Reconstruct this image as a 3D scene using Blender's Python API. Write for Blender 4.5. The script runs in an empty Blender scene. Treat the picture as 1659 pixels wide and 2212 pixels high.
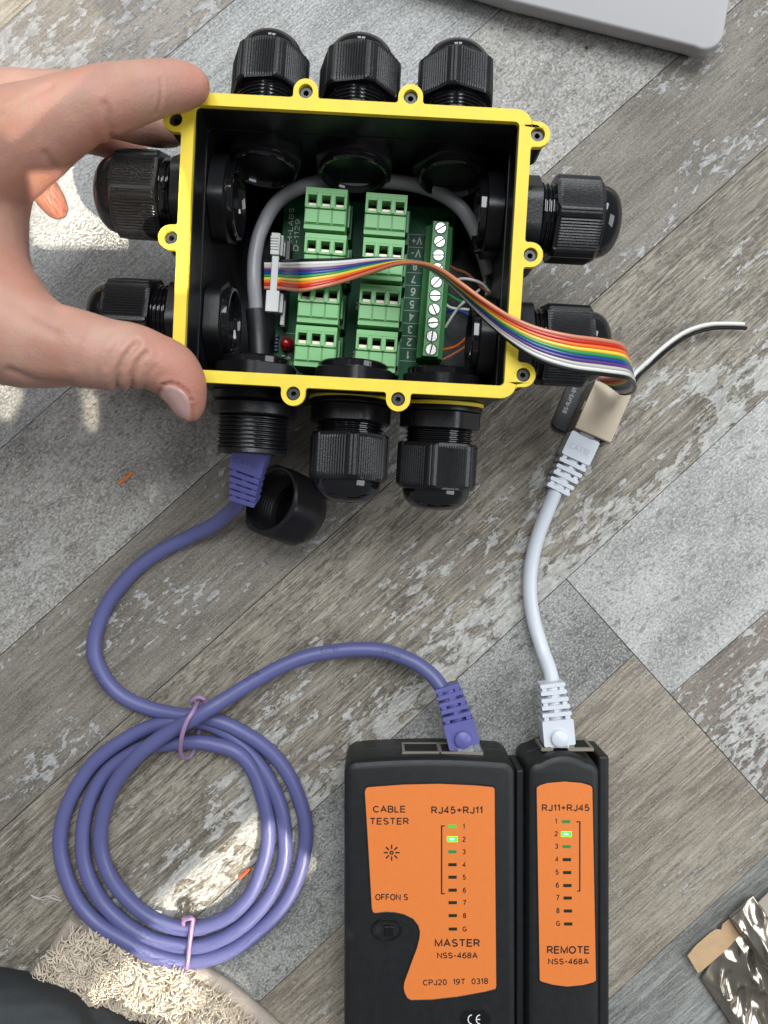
import bpy, bmesh, math, random
import numpy as np
from mathutils import Vector, Matrix, noise
from mathutils.geometry import tessellate_polygon
random.seed(7)
R = math.radians
S = 0.001                                   # all shapes below are written in millimetres
sc = bpy.context.scene
COL = sc.collection

# ------------------------------------------------------------------ camera
H, CX, CY, F = 330.0, 829.5, 1106.0, 1661.0  # phone held 33 cm above the floor, looking straight down
cam_d = bpy.data.cameras.new("camera"); cam = bpy.data.objects.new("camera", cam_d); COL.objects.link(cam)
cam.location = (0, 0, H * S); cam_d.sensor_fit = 'VERTICAL'; cam_d.angle_y = 2 * math.atan(CY / F)
cam_d.dof.use_dof = True; cam_d.dof.focus_distance = 0.285; cam_d.dof.aperture_fstop = 13
cam_d.clip_start = 0.01; cam_d.clip_end = 20; sc.camera = cam

# ------------------------------------------------------------------ light of the room
world = bpy.data.worlds.new("World"); sc.world = world; world.use_nodes = True
bg = world.node_tree.nodes['Background']; bg.inputs[0].default_value = (0.93, 0.95, 1.0, 1); bg.inputs[1].default_value = 0.24

def area(name, loc, aim, sx, sy, watts, col, spread=180, roll=0):
    l = bpy.data.lights.new(name, 'AREA'); l.shape = 'RECTANGLE'; l.size = sx; l.size_y = sy
    l.energy = watts; l.color = col; l.spread = R(spread)
    o = bpy.data.objects.new(name, l); COL.objects.link(o); o.location = loc
    d = Vector(aim) - Vector(loc)
    o.rotation_euler = (d.to_track_quat('-Z', 'Y').to_matrix() @ Matrix.Rotation(R(roll), 3, 'Z')).to_euler()
    return o
area("window_light_left", (-0.28, 0.72, 1.35), (0.0, 0, 0), 0.42, 0.95, 11, (0.93, 0.97, 1.0))
area("window_light_right", (0.34, 0.70, 1.35), (0.05, 0, 0), 0.42, 0.95, 16, (0.93, 0.97, 1.0))
area("window_light_far", (1.2, -0.15, 1.1), (0.05, 0, 0), 0.8, 0.8, 12, (0.92, 0.96, 1.0))
area("window_pane_low_left", (-0.05, 1.25, 0.62), (0.0, 0.1, 0.04), 0.16, 0.30, 1.6, (0.95, 0.98, 1.0))
area("window_pane_low_right", (0.16, 1.25, 0.62), (0.0, 0.1, 0.04), 0.16, 0.30, 1.6, (0.95, 0.98, 1.0))
# sunlight falling through gaps of the window: narrow beams, all from one direction
SUN_DIR = Vector((0.42, -0.42, 0.80)).normalized()
def sun_patch(name, px, py, lu, lv, ang, E=6.0):
    """beam whose footprint on the floor is about lu x lv mm, lu along ang degrees"""
    p = W(px, py, 0) * S; u = Vector((math.cos(R(ang)), math.sin(R(ang)), 0)); v = Vector((-u.y, u.x, 0))
    a = u - SUN_DIR * u.dot(SUN_DIR); b = v - SUN_DIR * v.dot(SUN_DIR)
    l = bpy.data.lights.new(name, 'AREA'); l.shape = 'RECTANGLE'; l.size = lu * a.length * S
    x = a.normalized(); y = SUN_DIR.cross(x); l.size_y = lv * abs(b.dot(y)) * S
    l.energy = E * l.size * l.size_y; l.color = (1.0, 0.91, 0.74); l.spread = R(1.0)
    o = bpy.data.objects.new(name, l); COL.objects.link(o); M = Matrix((x, y, SUN_DIR)).transposed().to_4x4(); M.translation = p + SUN_DIR * 0.34
    o.matrix_world = M; return o

sc.view_settings.view_transform = 'Standard'; sc.view_settings.look = 'None'
sc.view_settings.exposure = -0.12; sc.view_settings.gamma = 1.0

# ------------------------------------------------------------------ helpers
def W(px, py, z=0.0):                       # a point of the picture, at height z, in millimetres
    k = (H - z) / F
    return Vector(((px - CX) * k, -(py - CY) * k, z))
def WP(pts): return [W(*p) for p in pts]
def ray_local(M, px, py, zl):
    Mi = M.inverted(); a = Mi @ Vector((0, 0, H)); b = Mi @ W(px, py, 0)
    t = (zl - a.z) / (b.z - a.z); return a + (b - a) * t

sun_patch("sun_beam_behind_hand", 178, 432, 50, 40, 0, 9)
sun_patch("sun_beam_corner", 30, 70, 66, 56, 42, 2.2)
sun_patch("sun_beam_left", -10, 850, 14, 22, 60)
sun_patch("sun_beam_sliver", 194, 885, 5, 16, -8)
sun_patch("sun_beam_small", 329, 1066, 1.5, 8, -12, 3)
sun_patch("sun_beam_coil", 420, 1990, 112, 33, 41, 8)
sun_patch("sun_beam_rug", 395, 2135, 56, 30, -25, 2.8)

class Geo:
    def __init__(s): s.v = []; s.f = []
    def add(s, v, f):
        n = len(s.v); s.v += [tuple(p) for p in v]; s.f += [tuple(i + n for i in q) for q in f]; return s
    def xf(s, M): s.v = [tuple(M @ Vector(p)) for p in s.v]; return s
    def join(s, o, M=None):
        return s.add([(M @ Vector(p)) for p in o.v] if M else o.v, o.f)

def make(name, g, mat, parent=None, smooth=35, bevel=0, seg=2, M=None, **props):
    """one mesh object; g in mm, in world space when M is the parent's matrix (mm), else already local"""
    v = g.v
    if M is not None:
        Mi = M.inverted(); v = [Mi @ Vector(p) for p in v]
    me = bpy.data.meshes.new(name)
    me.from_pydata([(p[0] * S, p[1] * S, p[2] * S) for p in v], [], g.f)
    me.update()
    if mat: me.materials.append(mat)
    if smooth:
        me.polygons.foreach_set('use_smooth', [True] * len(me.polygons)); me.set_sharp_from_angle(angle=R(smooth))
    o = bpy.data.objects.new(name, me); COL.objects.link(o)
    if parent: o.parent = parent
    if bevel:
        b = o.modifiers.new("bevel", 'BEVEL'); b.width = bevel * S; b.segments = seg; b.limit_method = 'ANGLE'; b.angle_limit = R(40)
        b.harden_normals = True
    for k, x in props.items(): o[k] = x
    return o

def root(name, label, cat, M=None, loc=None, group=None):
    o = bpy.data.objects.new(name, None); COL.objects.link(o); o.empty_display_size = 0.01
    M = M if M is not None else Matrix.Translation(loc)
    Mm = M.copy(); Mm.translation = M.translation * S
    o.matrix_world = Mm; o['label'] = label; o['category'] = cat
    if group: o['group'] = group
    return o, M

def solo(name, label, cat, g, mat, group=None, **k):          # a thing that is one mesh
    c = Vector((0, 0, 0))
    for p in g.v: c += Vector(p)
    c /= len(g.v); c.z = min(p[2] for p in g.v)
    o = make(name, g, mat, None, M=Matrix.Translation(c), **k); o.location = c * S
    o['label'] = label; o['category'] = cat
    if group: o['group'] = group
    return o

def box(x0, x1, y0, y1, z0, z1):
    return Geo().add([(x0, y0, z0), (x1, y0, z0), (x1, y1, z0), (x0, y1, z0), (x0, y0, z1), (x1, y0, z1), (x1, y1, z1), (x0, y1, z1)],
                     [(0, 3, 2, 1), (4, 5, 6, 7), (0, 1, 5, 4), (1, 2, 6, 5), (2, 3, 7, 6), (3, 0, 4, 7)])

def area2(p): return sum(p[i][0] * p[(i + 1) % len(p)][1] - p[(i + 1) % len(p)][0] * p[i][1] for i in range(len(p))) / 2
def plate(outer, holes=(), z0=0.0, z1=1.0, bottom=True):
    outer = list(outer) if area2(outer) > 0 else list(outer)[::-1]
    hs = [list(h)[::-1] if area2(h) > 0 else list(h) for h in holes]
    loops = [outer] + hs
    tris = tessellate_polygon([[Vector((p[0], p[1], 0)) for p in l] for l in loops])
    flat = [p for l in loops for p in l]; n = len(flat)
    g = Geo(); g.v = [(p[0], p[1], z1) for p in flat] + [(p[0], p[1], z0) for p in flat]
    for t in tris:
        a, b, c = t
        if (flat[b][0] - flat[a][0]) * (flat[c][1] - flat[a][1]) - (flat[b][1] - flat[a][1]) * (flat[c][0] - flat[a][0]) < 0: a, b, c = c, b, a
        g.f.append((a, b, c))
        if bottom: g.f.append((c + n, b + n, a + n))
    i0 = 0
    for l in loops:
        m = len(l)
        for i in range(m):
            a = i0 + i; b = i0 + (i + 1) % m; g.f.append((b, a, a + n, b + n))
        i0 += m
    return g
def circle(cx, cy, r, n=32): return [(cx + r * math.cos(2 * math.pi * i / n), cy + r * math.sin(2 * math.pi * i / n)) for i in range(n)]
def rrect(x0, x1, y0, y1, r, n=6):
    out = []
    for (cx, cy, a0) in ((x1 - r, y0 + r, -90), (x1 - r, y1 - r, 0), (x0 + r, y1 - r, 90), (x0 + r, y0 + r, 180)):
        for i in range(n + 1):
            a = R(a0 + 90 * i / n); out.append((cx + r * math.cos(a), cy + r * math.sin(a)))
    return out

def lathe(prof, n=48, rf=None):
    """prof: (r, z) list, axis = z. rf(theta, r, z) may change the radius"""
    g = Geo(); m = len(prof)
    for (r, z) in prof:
        for i in range(n):
            a = 2 * math.pi * i / n; q = rf(a, r, z) if rf else r
            g.v.append((q * math.cos(a), q * math.sin(a), z))
    for j in range(m - 1):
        for i in range(n):
            k = (i + 1) % n; g.f.append((j * n + i, j * n + k, (j + 1) * n + k, (j + 1) * n + i))
    return g
def cap(g, n, first=True, last=True):
    t = len(g.v)
    if first: g.f.append(tuple(range(n))[::-1])
    if last: g.f.append(tuple(range(t - n, t)))
    return g

def spline(P, per=10):
    """Catmull-Rom through points; P list of Vector"""
    P = [Vector(p) for p in P]; Q = [P[0] * 2 - P[1]] + P + [P[-1] * 2 - P[-2]]; out = []
    for i in range(1, len(Q) - 2):
        p0, p1, p2, p3 = Q[i - 1:i + 3]
        for k in range(per):
            t = k / per
            out.append(0.5 * ((2 * p1) + (p2 - p0) * t + (2 * p0 - 5 * p1 + 4 * p2 - p3) * t * t + (3 * p1 - p0 - 3 * p2 + p3) * t ** 3))
    out.append(P[-1].copy()); return out
def tube(path, r, n=12, caps=True, rr=None, flat=None):
    g = Geo(); m = len(path); nrm = None
    for i, p in enumerate(path):
        d = (path[min(i + 1, m - 1)] - path[max(i - 1, 0)]).normalized()
        if nrm is None: nrm = d.orthogonal().normalized()
        nrm = (nrm - d * nrm.dot(d)).normalized(); bn = d.cross(nrm)
        q = rr(i / (m - 1)) if rr else r
        for k in range(n):
            a = 2 * math.pi * k / n; g.v.append(tuple(p + (nrm * math.cos(a) + bn * math.sin(a)) * q))
    for i in range(m - 1):
        for k in range(n):
            l = (k + 1) % n; g.f.append((i * n + k, i * n + l, (i + 1) * n + l, (i + 1) * n + k))
    if caps: cap(g, n)
    return g

def _arc(cx, cy, rx, ry, a0, a1, n=8): return [(cx + rx * math.cos(R(a0 + (a1 - a0) * i / n)), cy + ry * math.sin(R(a0 + (a1 - a0) * i / n))) for i in range(n + 1)]
def glyphs():
    o = lambda w: (_arc(w / 2, .5, w / 2, .5, 90, 450, 20)[:-1], True)
    G = {}
    G['A'] = (.74, [([(0, 0), (.37, 1), (.74, 0)], 0), ([(.12, .33), (.62, .33)], 0)])
    G['B'] = (.62, [([(0, .5), (0, 1), (.34, 1)] + _arc(.36, .76, .22, .24, 90, -90) + [(.34, .52), (.08, .52)], 0), ([(0, .5), (0, 0), (.36, 0)] + _arc(.38, .26, .24, .26, -90, 90) + [(.36, .52)], 0)])
    G['C'] = (.70, [(_arc(.37, .5, .37, .5, 40, 320, 18), 0)])
    G['D'] = (.66, [([(0, 0), (0, 1), (.28, 1)] + _arc(.28, .5, .38, .5, 90, -90, 14) + [(.28, 0)], 1)])
    G['E'] = (.58, [([(.58, 1), (0, 1), (0, 0), (.58, 0)], 0), ([(0.05, .52), (.54, .52)], 0)])
    G['F'] = (.54, [([(.54, 1), (0, 1), (0, 0)], 0), ([(0.05, .52), (.48, .52)], 0)])
    G['G'] = (.74, [(_arc(.37, .5, .37, .5, 42, 345, 18) + [(.74, .44), (.42, .44)], 0)])
    G['H'] = (.66, [([(0, 0), (0, 1)], 0), ([(.66, 0), (.66, 1)], 0), ([(.05, .52), (.61, .52)], 0)])
    G['I'] = (.0, [([(0, 0), (0, 1)], 0)])
    G['J'] = (.44, [([(.44, 1), (.44, .26)] + _arc(.22, .24, .22, .24, 0, -180), 0)])
    G['L'] = (.50, [([(0, 1), (0, 0), (.5, 0)], 0)])
    G['M'] = (.78, [([(0, 0), (0, 1), (.39, .06), (.78, 1), (.78, 0)], 0)])
    G['N'] = (.66, [([(0, 0), (0, 1), (.66, 0), (.66, 1)], 0)])
    G['O'] = (.78, [o(.78)])
    G['P'] = (.58, [([(0, 0), (0, 1), (.32, 1)] + _arc(.32, .73, .26, .27, 90, -90) + [(.05, .46)], 0)])
    G['R'] = (.62, [([(0, 0), (0, 1), (.34, 1)] + _arc(.34, .74, .24, .26, 90, -90) + [(.05, .48)], 0), ([(.34, .46), (.62, 0)], 0)])
    G['S'] = (.60, [(_arc(.30, .75, .27, .25, 30, 270, 12) + _arc(.30, .25, .30, .25, 90, -150, 12)[1:], 0)])
    G['T'] = (.66, [([(0, 1), (.66, 1)], 0), ([(.33, .95), (.33, 0)], 0)])
    G['V'] = (.70, [([(0, 1), (.35, 0), (.70, 1)], 0)])
    G['W'] = (.98, [([(0, 1), (.25, 0), (.49, .96), (.73, 0), (.98, 1)], 0)])
    G['0'] = (.54, [o(.54)]); G['1'] = (.24, [([(0, .76), (.22, .98), (.22, 0)], 0)])
    G['2'] = (.54, [(_arc(.27, .73, .26, .27, 165, -30, 12) + [(0, 0), (.54, 0)], 0)])
    G['3'] = (.52, [(_arc(.25, .75, .23, .25, 155, -90, 12) + _arc(.25, .26, .27, .26, 90, -155, 12)[1:], 0)])
    G['4'] = (.56, [([(.42, 0), (.42, 1), (0, .28), (.56, .28)], 0)])
    G['5'] = (.54, [([(.48, 1), (.10, 1), (.05, .50)] + _arc(.26, .32, .28, .32, 125, -150, 14), 0)])
    G['6'] = (.54, [(_arc(.27, .31, .27, .31, 0, 360, 18)[:-1], 1), (_arc(.40, .38, .40, .62, 178, 68, 10), 0)])
    G['7'] = (.54, [([(0, 1), (.54, 1), (.20, 0)], 0)])
    G['8'] = (.54, [(_arc(.27, .76, .23, .24, 0, 360, 16)[:-1], 1), (_arc(.27, .26, .27, .26, 0, 360, 16)[:-1], 1)])
    G['9'] = (.54, [(_arc(.27, .69, .27, .31, 0, 360, 18)[:-1], 1), (_arc(.14, .62, .40, .62, -2, -112, 10), 0)])
    G['+'] = (.56, [([(0, .5), (.56, .5)], 0), ([(.28, .2), (.28, .8)], 0)]); G['-'] = (.36, [([(0, .44), (.36, .44)], 0)]); G[' '] = (.18, [])
    return G
GL = glyphs()
def stroke(poly, w, closed, z):
    """flat mitred ribbon along a polyline"""
    P = [Vector(p) for p in poly]; n = len(P); g = Geo()
    for i in range(n):
        a = P[i - 1] if (i > 0 or closed) else None; b = P[(i + 1) % n] if (i < n - 1 or closed) else None
        d0 = (P[i] - a).normalized() if a is not None and (P[i] - a).length > 1e-6 else None
        d1 = (b - P[i]).normalized() if b is not None and (b - P[i]).length > 1e-6 else None
        d0 = d0 or d1; d1 = d1 or d0
        n0, n1 = Vector((-d0.y, d0.x)), Vector((-d1.y, d1.x)); m = n0 + n1
        m = m.normalized() if m.length > .2 else n0
        k = min(2.2, 1 / max(.3, m.dot(n0)))
        for sgn in (1, -1): q = P[i] + m * (w / 2 * k * sgn); g.v.append((q.x, q.y, z))
    for i in range(n if closed else n - 1):
        j = (i + 1) % n; g.f.append((2 * i, 2 * i + 1, 2 * j + 1, 2 * j))
    return g
def text(s, w, h, bold=0.012):
    """flat sans lettering drawn with strokes, centred, fitted to width w and height h (mm)"""
    wt = .185 + bold * 1.6; gap = .27; x = 0; items = []
    for ch in s:
        gw, ps = GL[ch]; items += [([(p[0] + x, p[1]) for p in pl], c) for pl, c in ps]; x += gw + gap
    tw_ = x - gap; hh = h / (1 + wt); sx = ((w - wt * hh) / tw_) if w else hh
    g = Geo()
    for i, (pl, c) in enumerate(items):
        g.join(stroke([((px_ - tw_ / 2) * sx, (py_ - .5) * hh) for px_, py_ in pl], wt * hh, c, .012 * (i % 3)))
    return g
def place(x, y, z, rot=0): return Matrix.Translation((x, y, z)) @ Matrix.Rotation(R(rot), 4, 'Z')

# ------------------------------------------------------------------ materials
def mat(name, col, rough=0.5, metal=0, spec=0.5, noise_amt=0.0, noise_scale=400, bump=0.0, bump_scale=800, sss=0, emit=None, es=0, coat=0, trans=0):
    m = bpy.data.materials.new(name); m.use_nodes = True; nt = m.node_tree; b = nt.nodes['Principled BSDF']
    b.inputs['Base Color'].default_value = (*col, 1); b.inputs['Roughness'].default_value = rough
    b.inputs['Metallic'].default_value = metal; b.inputs['Specular IOR Level'].default_value = spec
    if coat: b.inputs['Coat Weight'].default_value = coat; b.inputs['Coat Roughness'].default_value = 0.1
    if trans: b.inputs['Transmission Weight'].default_value = trans
    if emit: b.inputs['Emission Color'].default_value = (*emit, 1); b.inputs['Emission Strength'].default_value = es
    tc = nt.nodes.new('ShaderNodeTexCoord')
    if noise_amt:
        n = nt.nodes.new('ShaderNodeTexNoise'); n.inputs['Scale'].default_value = noise_scale; n.inputs['Detail'].default_value = 5
        nt.links.new(tc.outputs['Object'], n.inputs['Vector'])
        mx = nt.nodes.new('ShaderNodeMix'); mx.data_type = 'RGBA'
        mx.inputs[6].default_value = (*[c * (1 - noise_amt) for c in col], 1); mx.inputs[7].default_value = (*[min(1, c * (1 + noise_amt)) for c in col], 1)
        nt.links.new(n.outputs['Fac'], mx.inputs[0]); nt.links.new(mx.outputs[2], b.inputs['Base Color'])
        mr = nt.nodes.new('ShaderNodeMapRange'); mr.inputs['To Min'].default_value = max(0, rough - 0.08); mr.inputs['To Max'].default_value = min(1, rough + 0.08)
        nt.links.new(n.outputs['Fac'], mr.inputs['Value']); nt.links.new(mr.outputs[0], b.inputs['Roughness'])
    if bump:
        n2 = nt.nodes.new('ShaderNodeTexNoise'); n2.inputs['Scale'].default_value = bump_scale; n2.inputs['Detail'].default_value = 3
        nt.links.new(tc.outputs['Object'], n2.inputs['Vector'])
        bp = nt.nodes.new('ShaderNodeBump'); bp.inputs['Strength'].default_value = bump; bp.inputs['Distance'].default_value = 0.0003
        nt.links.new(n2.outputs['Fac'], bp.inputs['Height']); nt.links.new(bp.outputs[0], b.inputs['Normal'])
    return m

M_yellow = mat("yellow_rubber", (0.74, 0.56, 0.035), 0.55, noise_amt=0.16, noise_scale=140, bump=0.25, bump_scale=900)
M_black = mat("black_matt_plastic", (0.008, 0.008, 0.009), 0.34, spec=0.42, noise_amt=0.3, noise_scale=250, bump=0.25, bump_scale=1500)
M_blackin = mat("black_box_plastic", (0.006, 0.006, 0.007), 0.36, spec=0.32, noise_amt=0.3, noise_scale=120, bump=0.15, bump_scale=900)
M_gloss = mat("black_gloss_plastic", (0.006, 0.006, 0.007), 0.06, noise_amt=0.2, noise_scale=200)
M_tester = mat("tester_black_plastic", (0.010, 0.011, 0.011), 0.48, spec=0.4, noise_amt=0.25, noise_scale=300, bump=0.3, bump_scale=2500)
M_orange = mat("orange_label", (0.69, 0.185, 0.034), 0.5, noise_amt=0.05, noise_scale=500, bump=0.15, bump_scale=3500)
M_ink = mat("black_ink", (0.02, 0.012, 0.01), 0.5)
M_silk = mat("silkscreen_white", (0.55, 0.58, 0.55), 0.6)
M_pcb = mat("pcb_green", (0.012, 0.095, 0.038), 0.5, spec=0.2, noise_amt=0.3, noise_scale=180)
M_pcb2 = mat("pcb_trace", (0.02, 0.13, 0.055), 0.5, spec=0.2)
M_green = mat("terminal_green", (0.175, 0.43, 0.165), 0.45, noise_amt=0.08, noise_scale=500, bump=0.1)
M_green2 = mat("terminal_strip_green", (0.085, 0.29, 0.10), 0.45, noise_amt=0.08, noise_scale=500, bump=0.1)
M_greend = mat("terminal_dark_green", (0.02, 0.10, 0.035), 0.45)
M_void = mat("opening_shade_black", (0.006, 0.006, 0.005), 0.7)  # black surface standing in for the shade inside slots, mouths and sockets
M_cream = mat("clamp_metal", (0.72, 0.62, 0.48), 0.45, metal=0.2)
M_screw = mat("screw_steel", (0.42, 0.42, 0.39), 0.3, metal=0.75, noise_amt=0.15, noise_scale=900)
M_steel = mat("boss_insert", (0.045, 0.045, 0.045), 0.35, metal=0.6)
M_grey = mat("grey_cable_sheath", (0.27, 0.27, 0.285), 0.36, noise_amt=0.1, noise_scale=90)
M_shrink = mat("black_heat_shrink", (0.016, 0.016, 0.017), 0.4, bump=0.3, bump_scale=300)
M_purple = mat("purple_cable", (0.098, 0.104, 0.25), 0.42, noise_amt=0.10, noise_scale=45, bump=0.3, bump_scale=110)
M_purpleb = mat("purple_boot", (0.105, 0.105, 0.31), 0.42, noise_amt=0.05, bump=0.2)
M_white = mat("white_cable", (0.60, 0.63, 0.68), 0.33, noise_amt=0.04, noise_scale=45, bump=0.2, bump_scale=100)
M_tie = mat("mauve_twist_tie", (0.30, 0.19, 0.33), 0.4)
M_clear = mat("clear_plug", (0.75, 0.78, 0.82), 0.12, trans=0.75)
M_nickel = mat("jack_shield", (0.40, 0.335, 0.25), 0.38, metal=0.35, noise_amt=0.06, noise_scale=120)
M_conn = mat("grey_connector", (0.60, 0.60, 0.585), 0.45, noise_amt=0.05)
M_alu = mat("aluminium", (0.40, 0.39, 0.39), 0.55, metal=0.0, spec=.3, bump=0.1, bump_scale=4000)
M_red = mat("red_led", (0.30, 0.008, 0.012), 0.15, trans=0.2)
M_ledoff = mat("led_window_dark", (0.015, 0.025, 0.012), 0.25)
M_leddim = mat("led_window_green", (0.03, 0.20, 0.06), 0.3, emit=(0.02, 0.35, 0.06), es=0.12)
M_ledmid = mat("led_window_lit", (0.03, 0.4, 0.06), 0.3, emit=(0.05, 1.0, 0.16), es=0.32)
M_ledon = mat("led_window_bright", (0.1, 0.8, 0.1), 0.3, emit=(0.004, 1.0, 0.002), es=8)
M_ledcore = mat("led_core", (0.5, 0.9, 0.5), 0.3, emit=(0.10, 1.0, 0.25), es=3.5)
M_trouser = mat("charcoal_fabric", (0.050, 0.055, 0.058), 0.95, spec=0.15, noise_amt=0.15, noise_scale=700, bump=0.6, bump_scale=1800)
M_yarn = mat("cream_yarn", (0.60, 0.52, 0.41), 0.9, spec=0.2, noise_amt=0.25, noise_scale=150, bump=0.5, bump_scale=2500)
M_hem = mat("rug_hem", (0.36, 0.31, 0.265), 0.95, spec=0.1, noise_amt=0.25, noise_scale=500, bump=0.8, bump_scale=1500)
M_foil = mat("metallised_film", (0.36, 0.325, 0.27), 0.22, metal=0.85, noise_amt=0.5, noise_scale=60)  # brown and cream mottling puts reflections into the film's colour
M_kraft = mat("copper_tape", (0.62, 0.42, 0.24), 0.45, metal=0.3, noise_amt=0.12, noise_scale=300, bump=0.3, bump_scale=1500)
M_orwire = mat("orange_snippet", (0.65, 0.19, 0.04), 0.5)
M_redwire = mat("red_snippet", (0.55, 0.09, 0.03), 0.5)
M_whitebit = mat("white_snippet", (0.75, 0.75, 0.72), 0.4)
M_hair = mat("dark_hair", (0.05, 0.03, 0.02), 0.5)
M_lint = mat("grey_lint", (0.42, 0.38, 0.36), 0.9)
M_fbase = mat("floor_underlay", (0.03, 0.025, 0.02), 0.9)
WIRES = [("black", (0.012, 0.012, 0.013)), ("white", (0.68, 0.68, 0.64)), ("grey", (0.50, 0.48, 0.43)), ("purple", (0.10, 0.04, 0.19)), ("blue", (0.012, 0.05, 0.26)),
         ("green", (0.03, 0.26, 0.075)), ("yellow", (0.80, 0.58, 0.06)), ("orange", (0.78, 0.16, 0.025)), ("red", (0.52, 0.022, 0.012)), ("brown", (0.55, 0.20, 0.11))]
WM = {n: mat("wire_" + n, c, 0.3) for n, c in WIRES}
WM["black"].node_tree.nodes["Principled BSDF"].inputs["Specular IOR Level"].default_value = 0.15
WM["copper"] = mat("wire_copper_brown", (0.28, 0.09, 0.035), 0.4)

def skin_material():
    m = bpy.data.materials.new("skin"); m.use_nodes = True; nt = m.node_tree; N = nt.nodes; L = nt.links; b = N['Principled BSDF']
    tc = N.new('ShaderNodeTexCoord')
    n1 = N.new('ShaderNodeTexNoise'); n1.inputs['Scale'].default_value = 38; n1.inputs['Detail'].default_value = 3
    n2 = N.new('ShaderNodeTexNoise'); n2.inputs['Scale'].default_value = 260; n2.inputs['Detail'].default_value = 4
    r1 = N.new('ShaderNodeValToRGB'); e = r1.color_ramp.elements
    e[0].position = 0.36; e[0].color = (0.46, 0.235, 0.172, 1); e[1].position = 0.66; e[1].color = (0.51, 0.305, 0.235, 1)
    mx = N.new('ShaderNodeMix'); mx.data_type = 'RGBA'; mx.blend_type = 'MULTIPLY'; mx.inputs[0].default_value = 0.22
    L.new(tc.outputs['Object'], n1.inputs['Vector']); L.new(tc.outputs['Object'], n2.inputs['Vector'])
    L.new(n1.outputs['Fac'], r1.inputs[0]); L.new(r1.outputs[0], mx.inputs[6]); L.new(n2.outputs['Color'], mx.inputs[7])
    at = N.new('ShaderNodeAttribute'); at.attribute_name = 'flush'; m3 = N.new('ShaderNodeMix'); m3.data_type = 'RGBA'; m3.inputs[7].default_value = (0.47, 0.165, 0.12, 1)
    L.new(at.outputs['Fac'], m3.inputs[0]); L.new(mx.outputs[2], m3.inputs[6]); L.new(m3.outputs[2], b.inputs['Base Color'])
    v = N.new('ShaderNodeTexVoronoi'); v.inputs['Scale'].default_value = 1100
    w = N.new('ShaderNodeTexNoise'); w.inputs['Scale'].default_value = 500; w.inputs['Detail'].default_value = 6
    L.new(tc.outputs['Object'], v.inputs['Vector']); L.new(tc.outputs['Object'], w.inputs['Vector'])
    ad = N.new('ShaderNodeMath'); ad.operation = 'ADD'; L.new(v.outputs['Distance'], ad.inputs[0]); L.new(w.outputs['Fac'], ad.inputs[1])
    bp = N.new('ShaderNodeBump'); bp.inputs['Strength'].default_value = 0.24; bp.inputs['Distance'].default_value = 0.0003
    L.new(ad.outputs[0], bp.inputs['Height']); L.new(bp.outputs[0], b.inputs['Normal'])
    b.inputs['Roughness'].default_value = 0.5; b.inputs['Specular IOR Level'].default_value = 0.35
    b.inputs['Subsurface Weight'].default_value = 0.25; b.inputs['Subsurface Radius'].default_value = (1, 0.35, 0.2); b.inputs['Subsurface Scale'].default_value = 0.003
    return m
M_skin = skin_material()
M_nail = mat("nail", (0.50, 0.31, 0.275), 0.25, noise_amt=0.06, noise_scale=120, coat=0.3)

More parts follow.
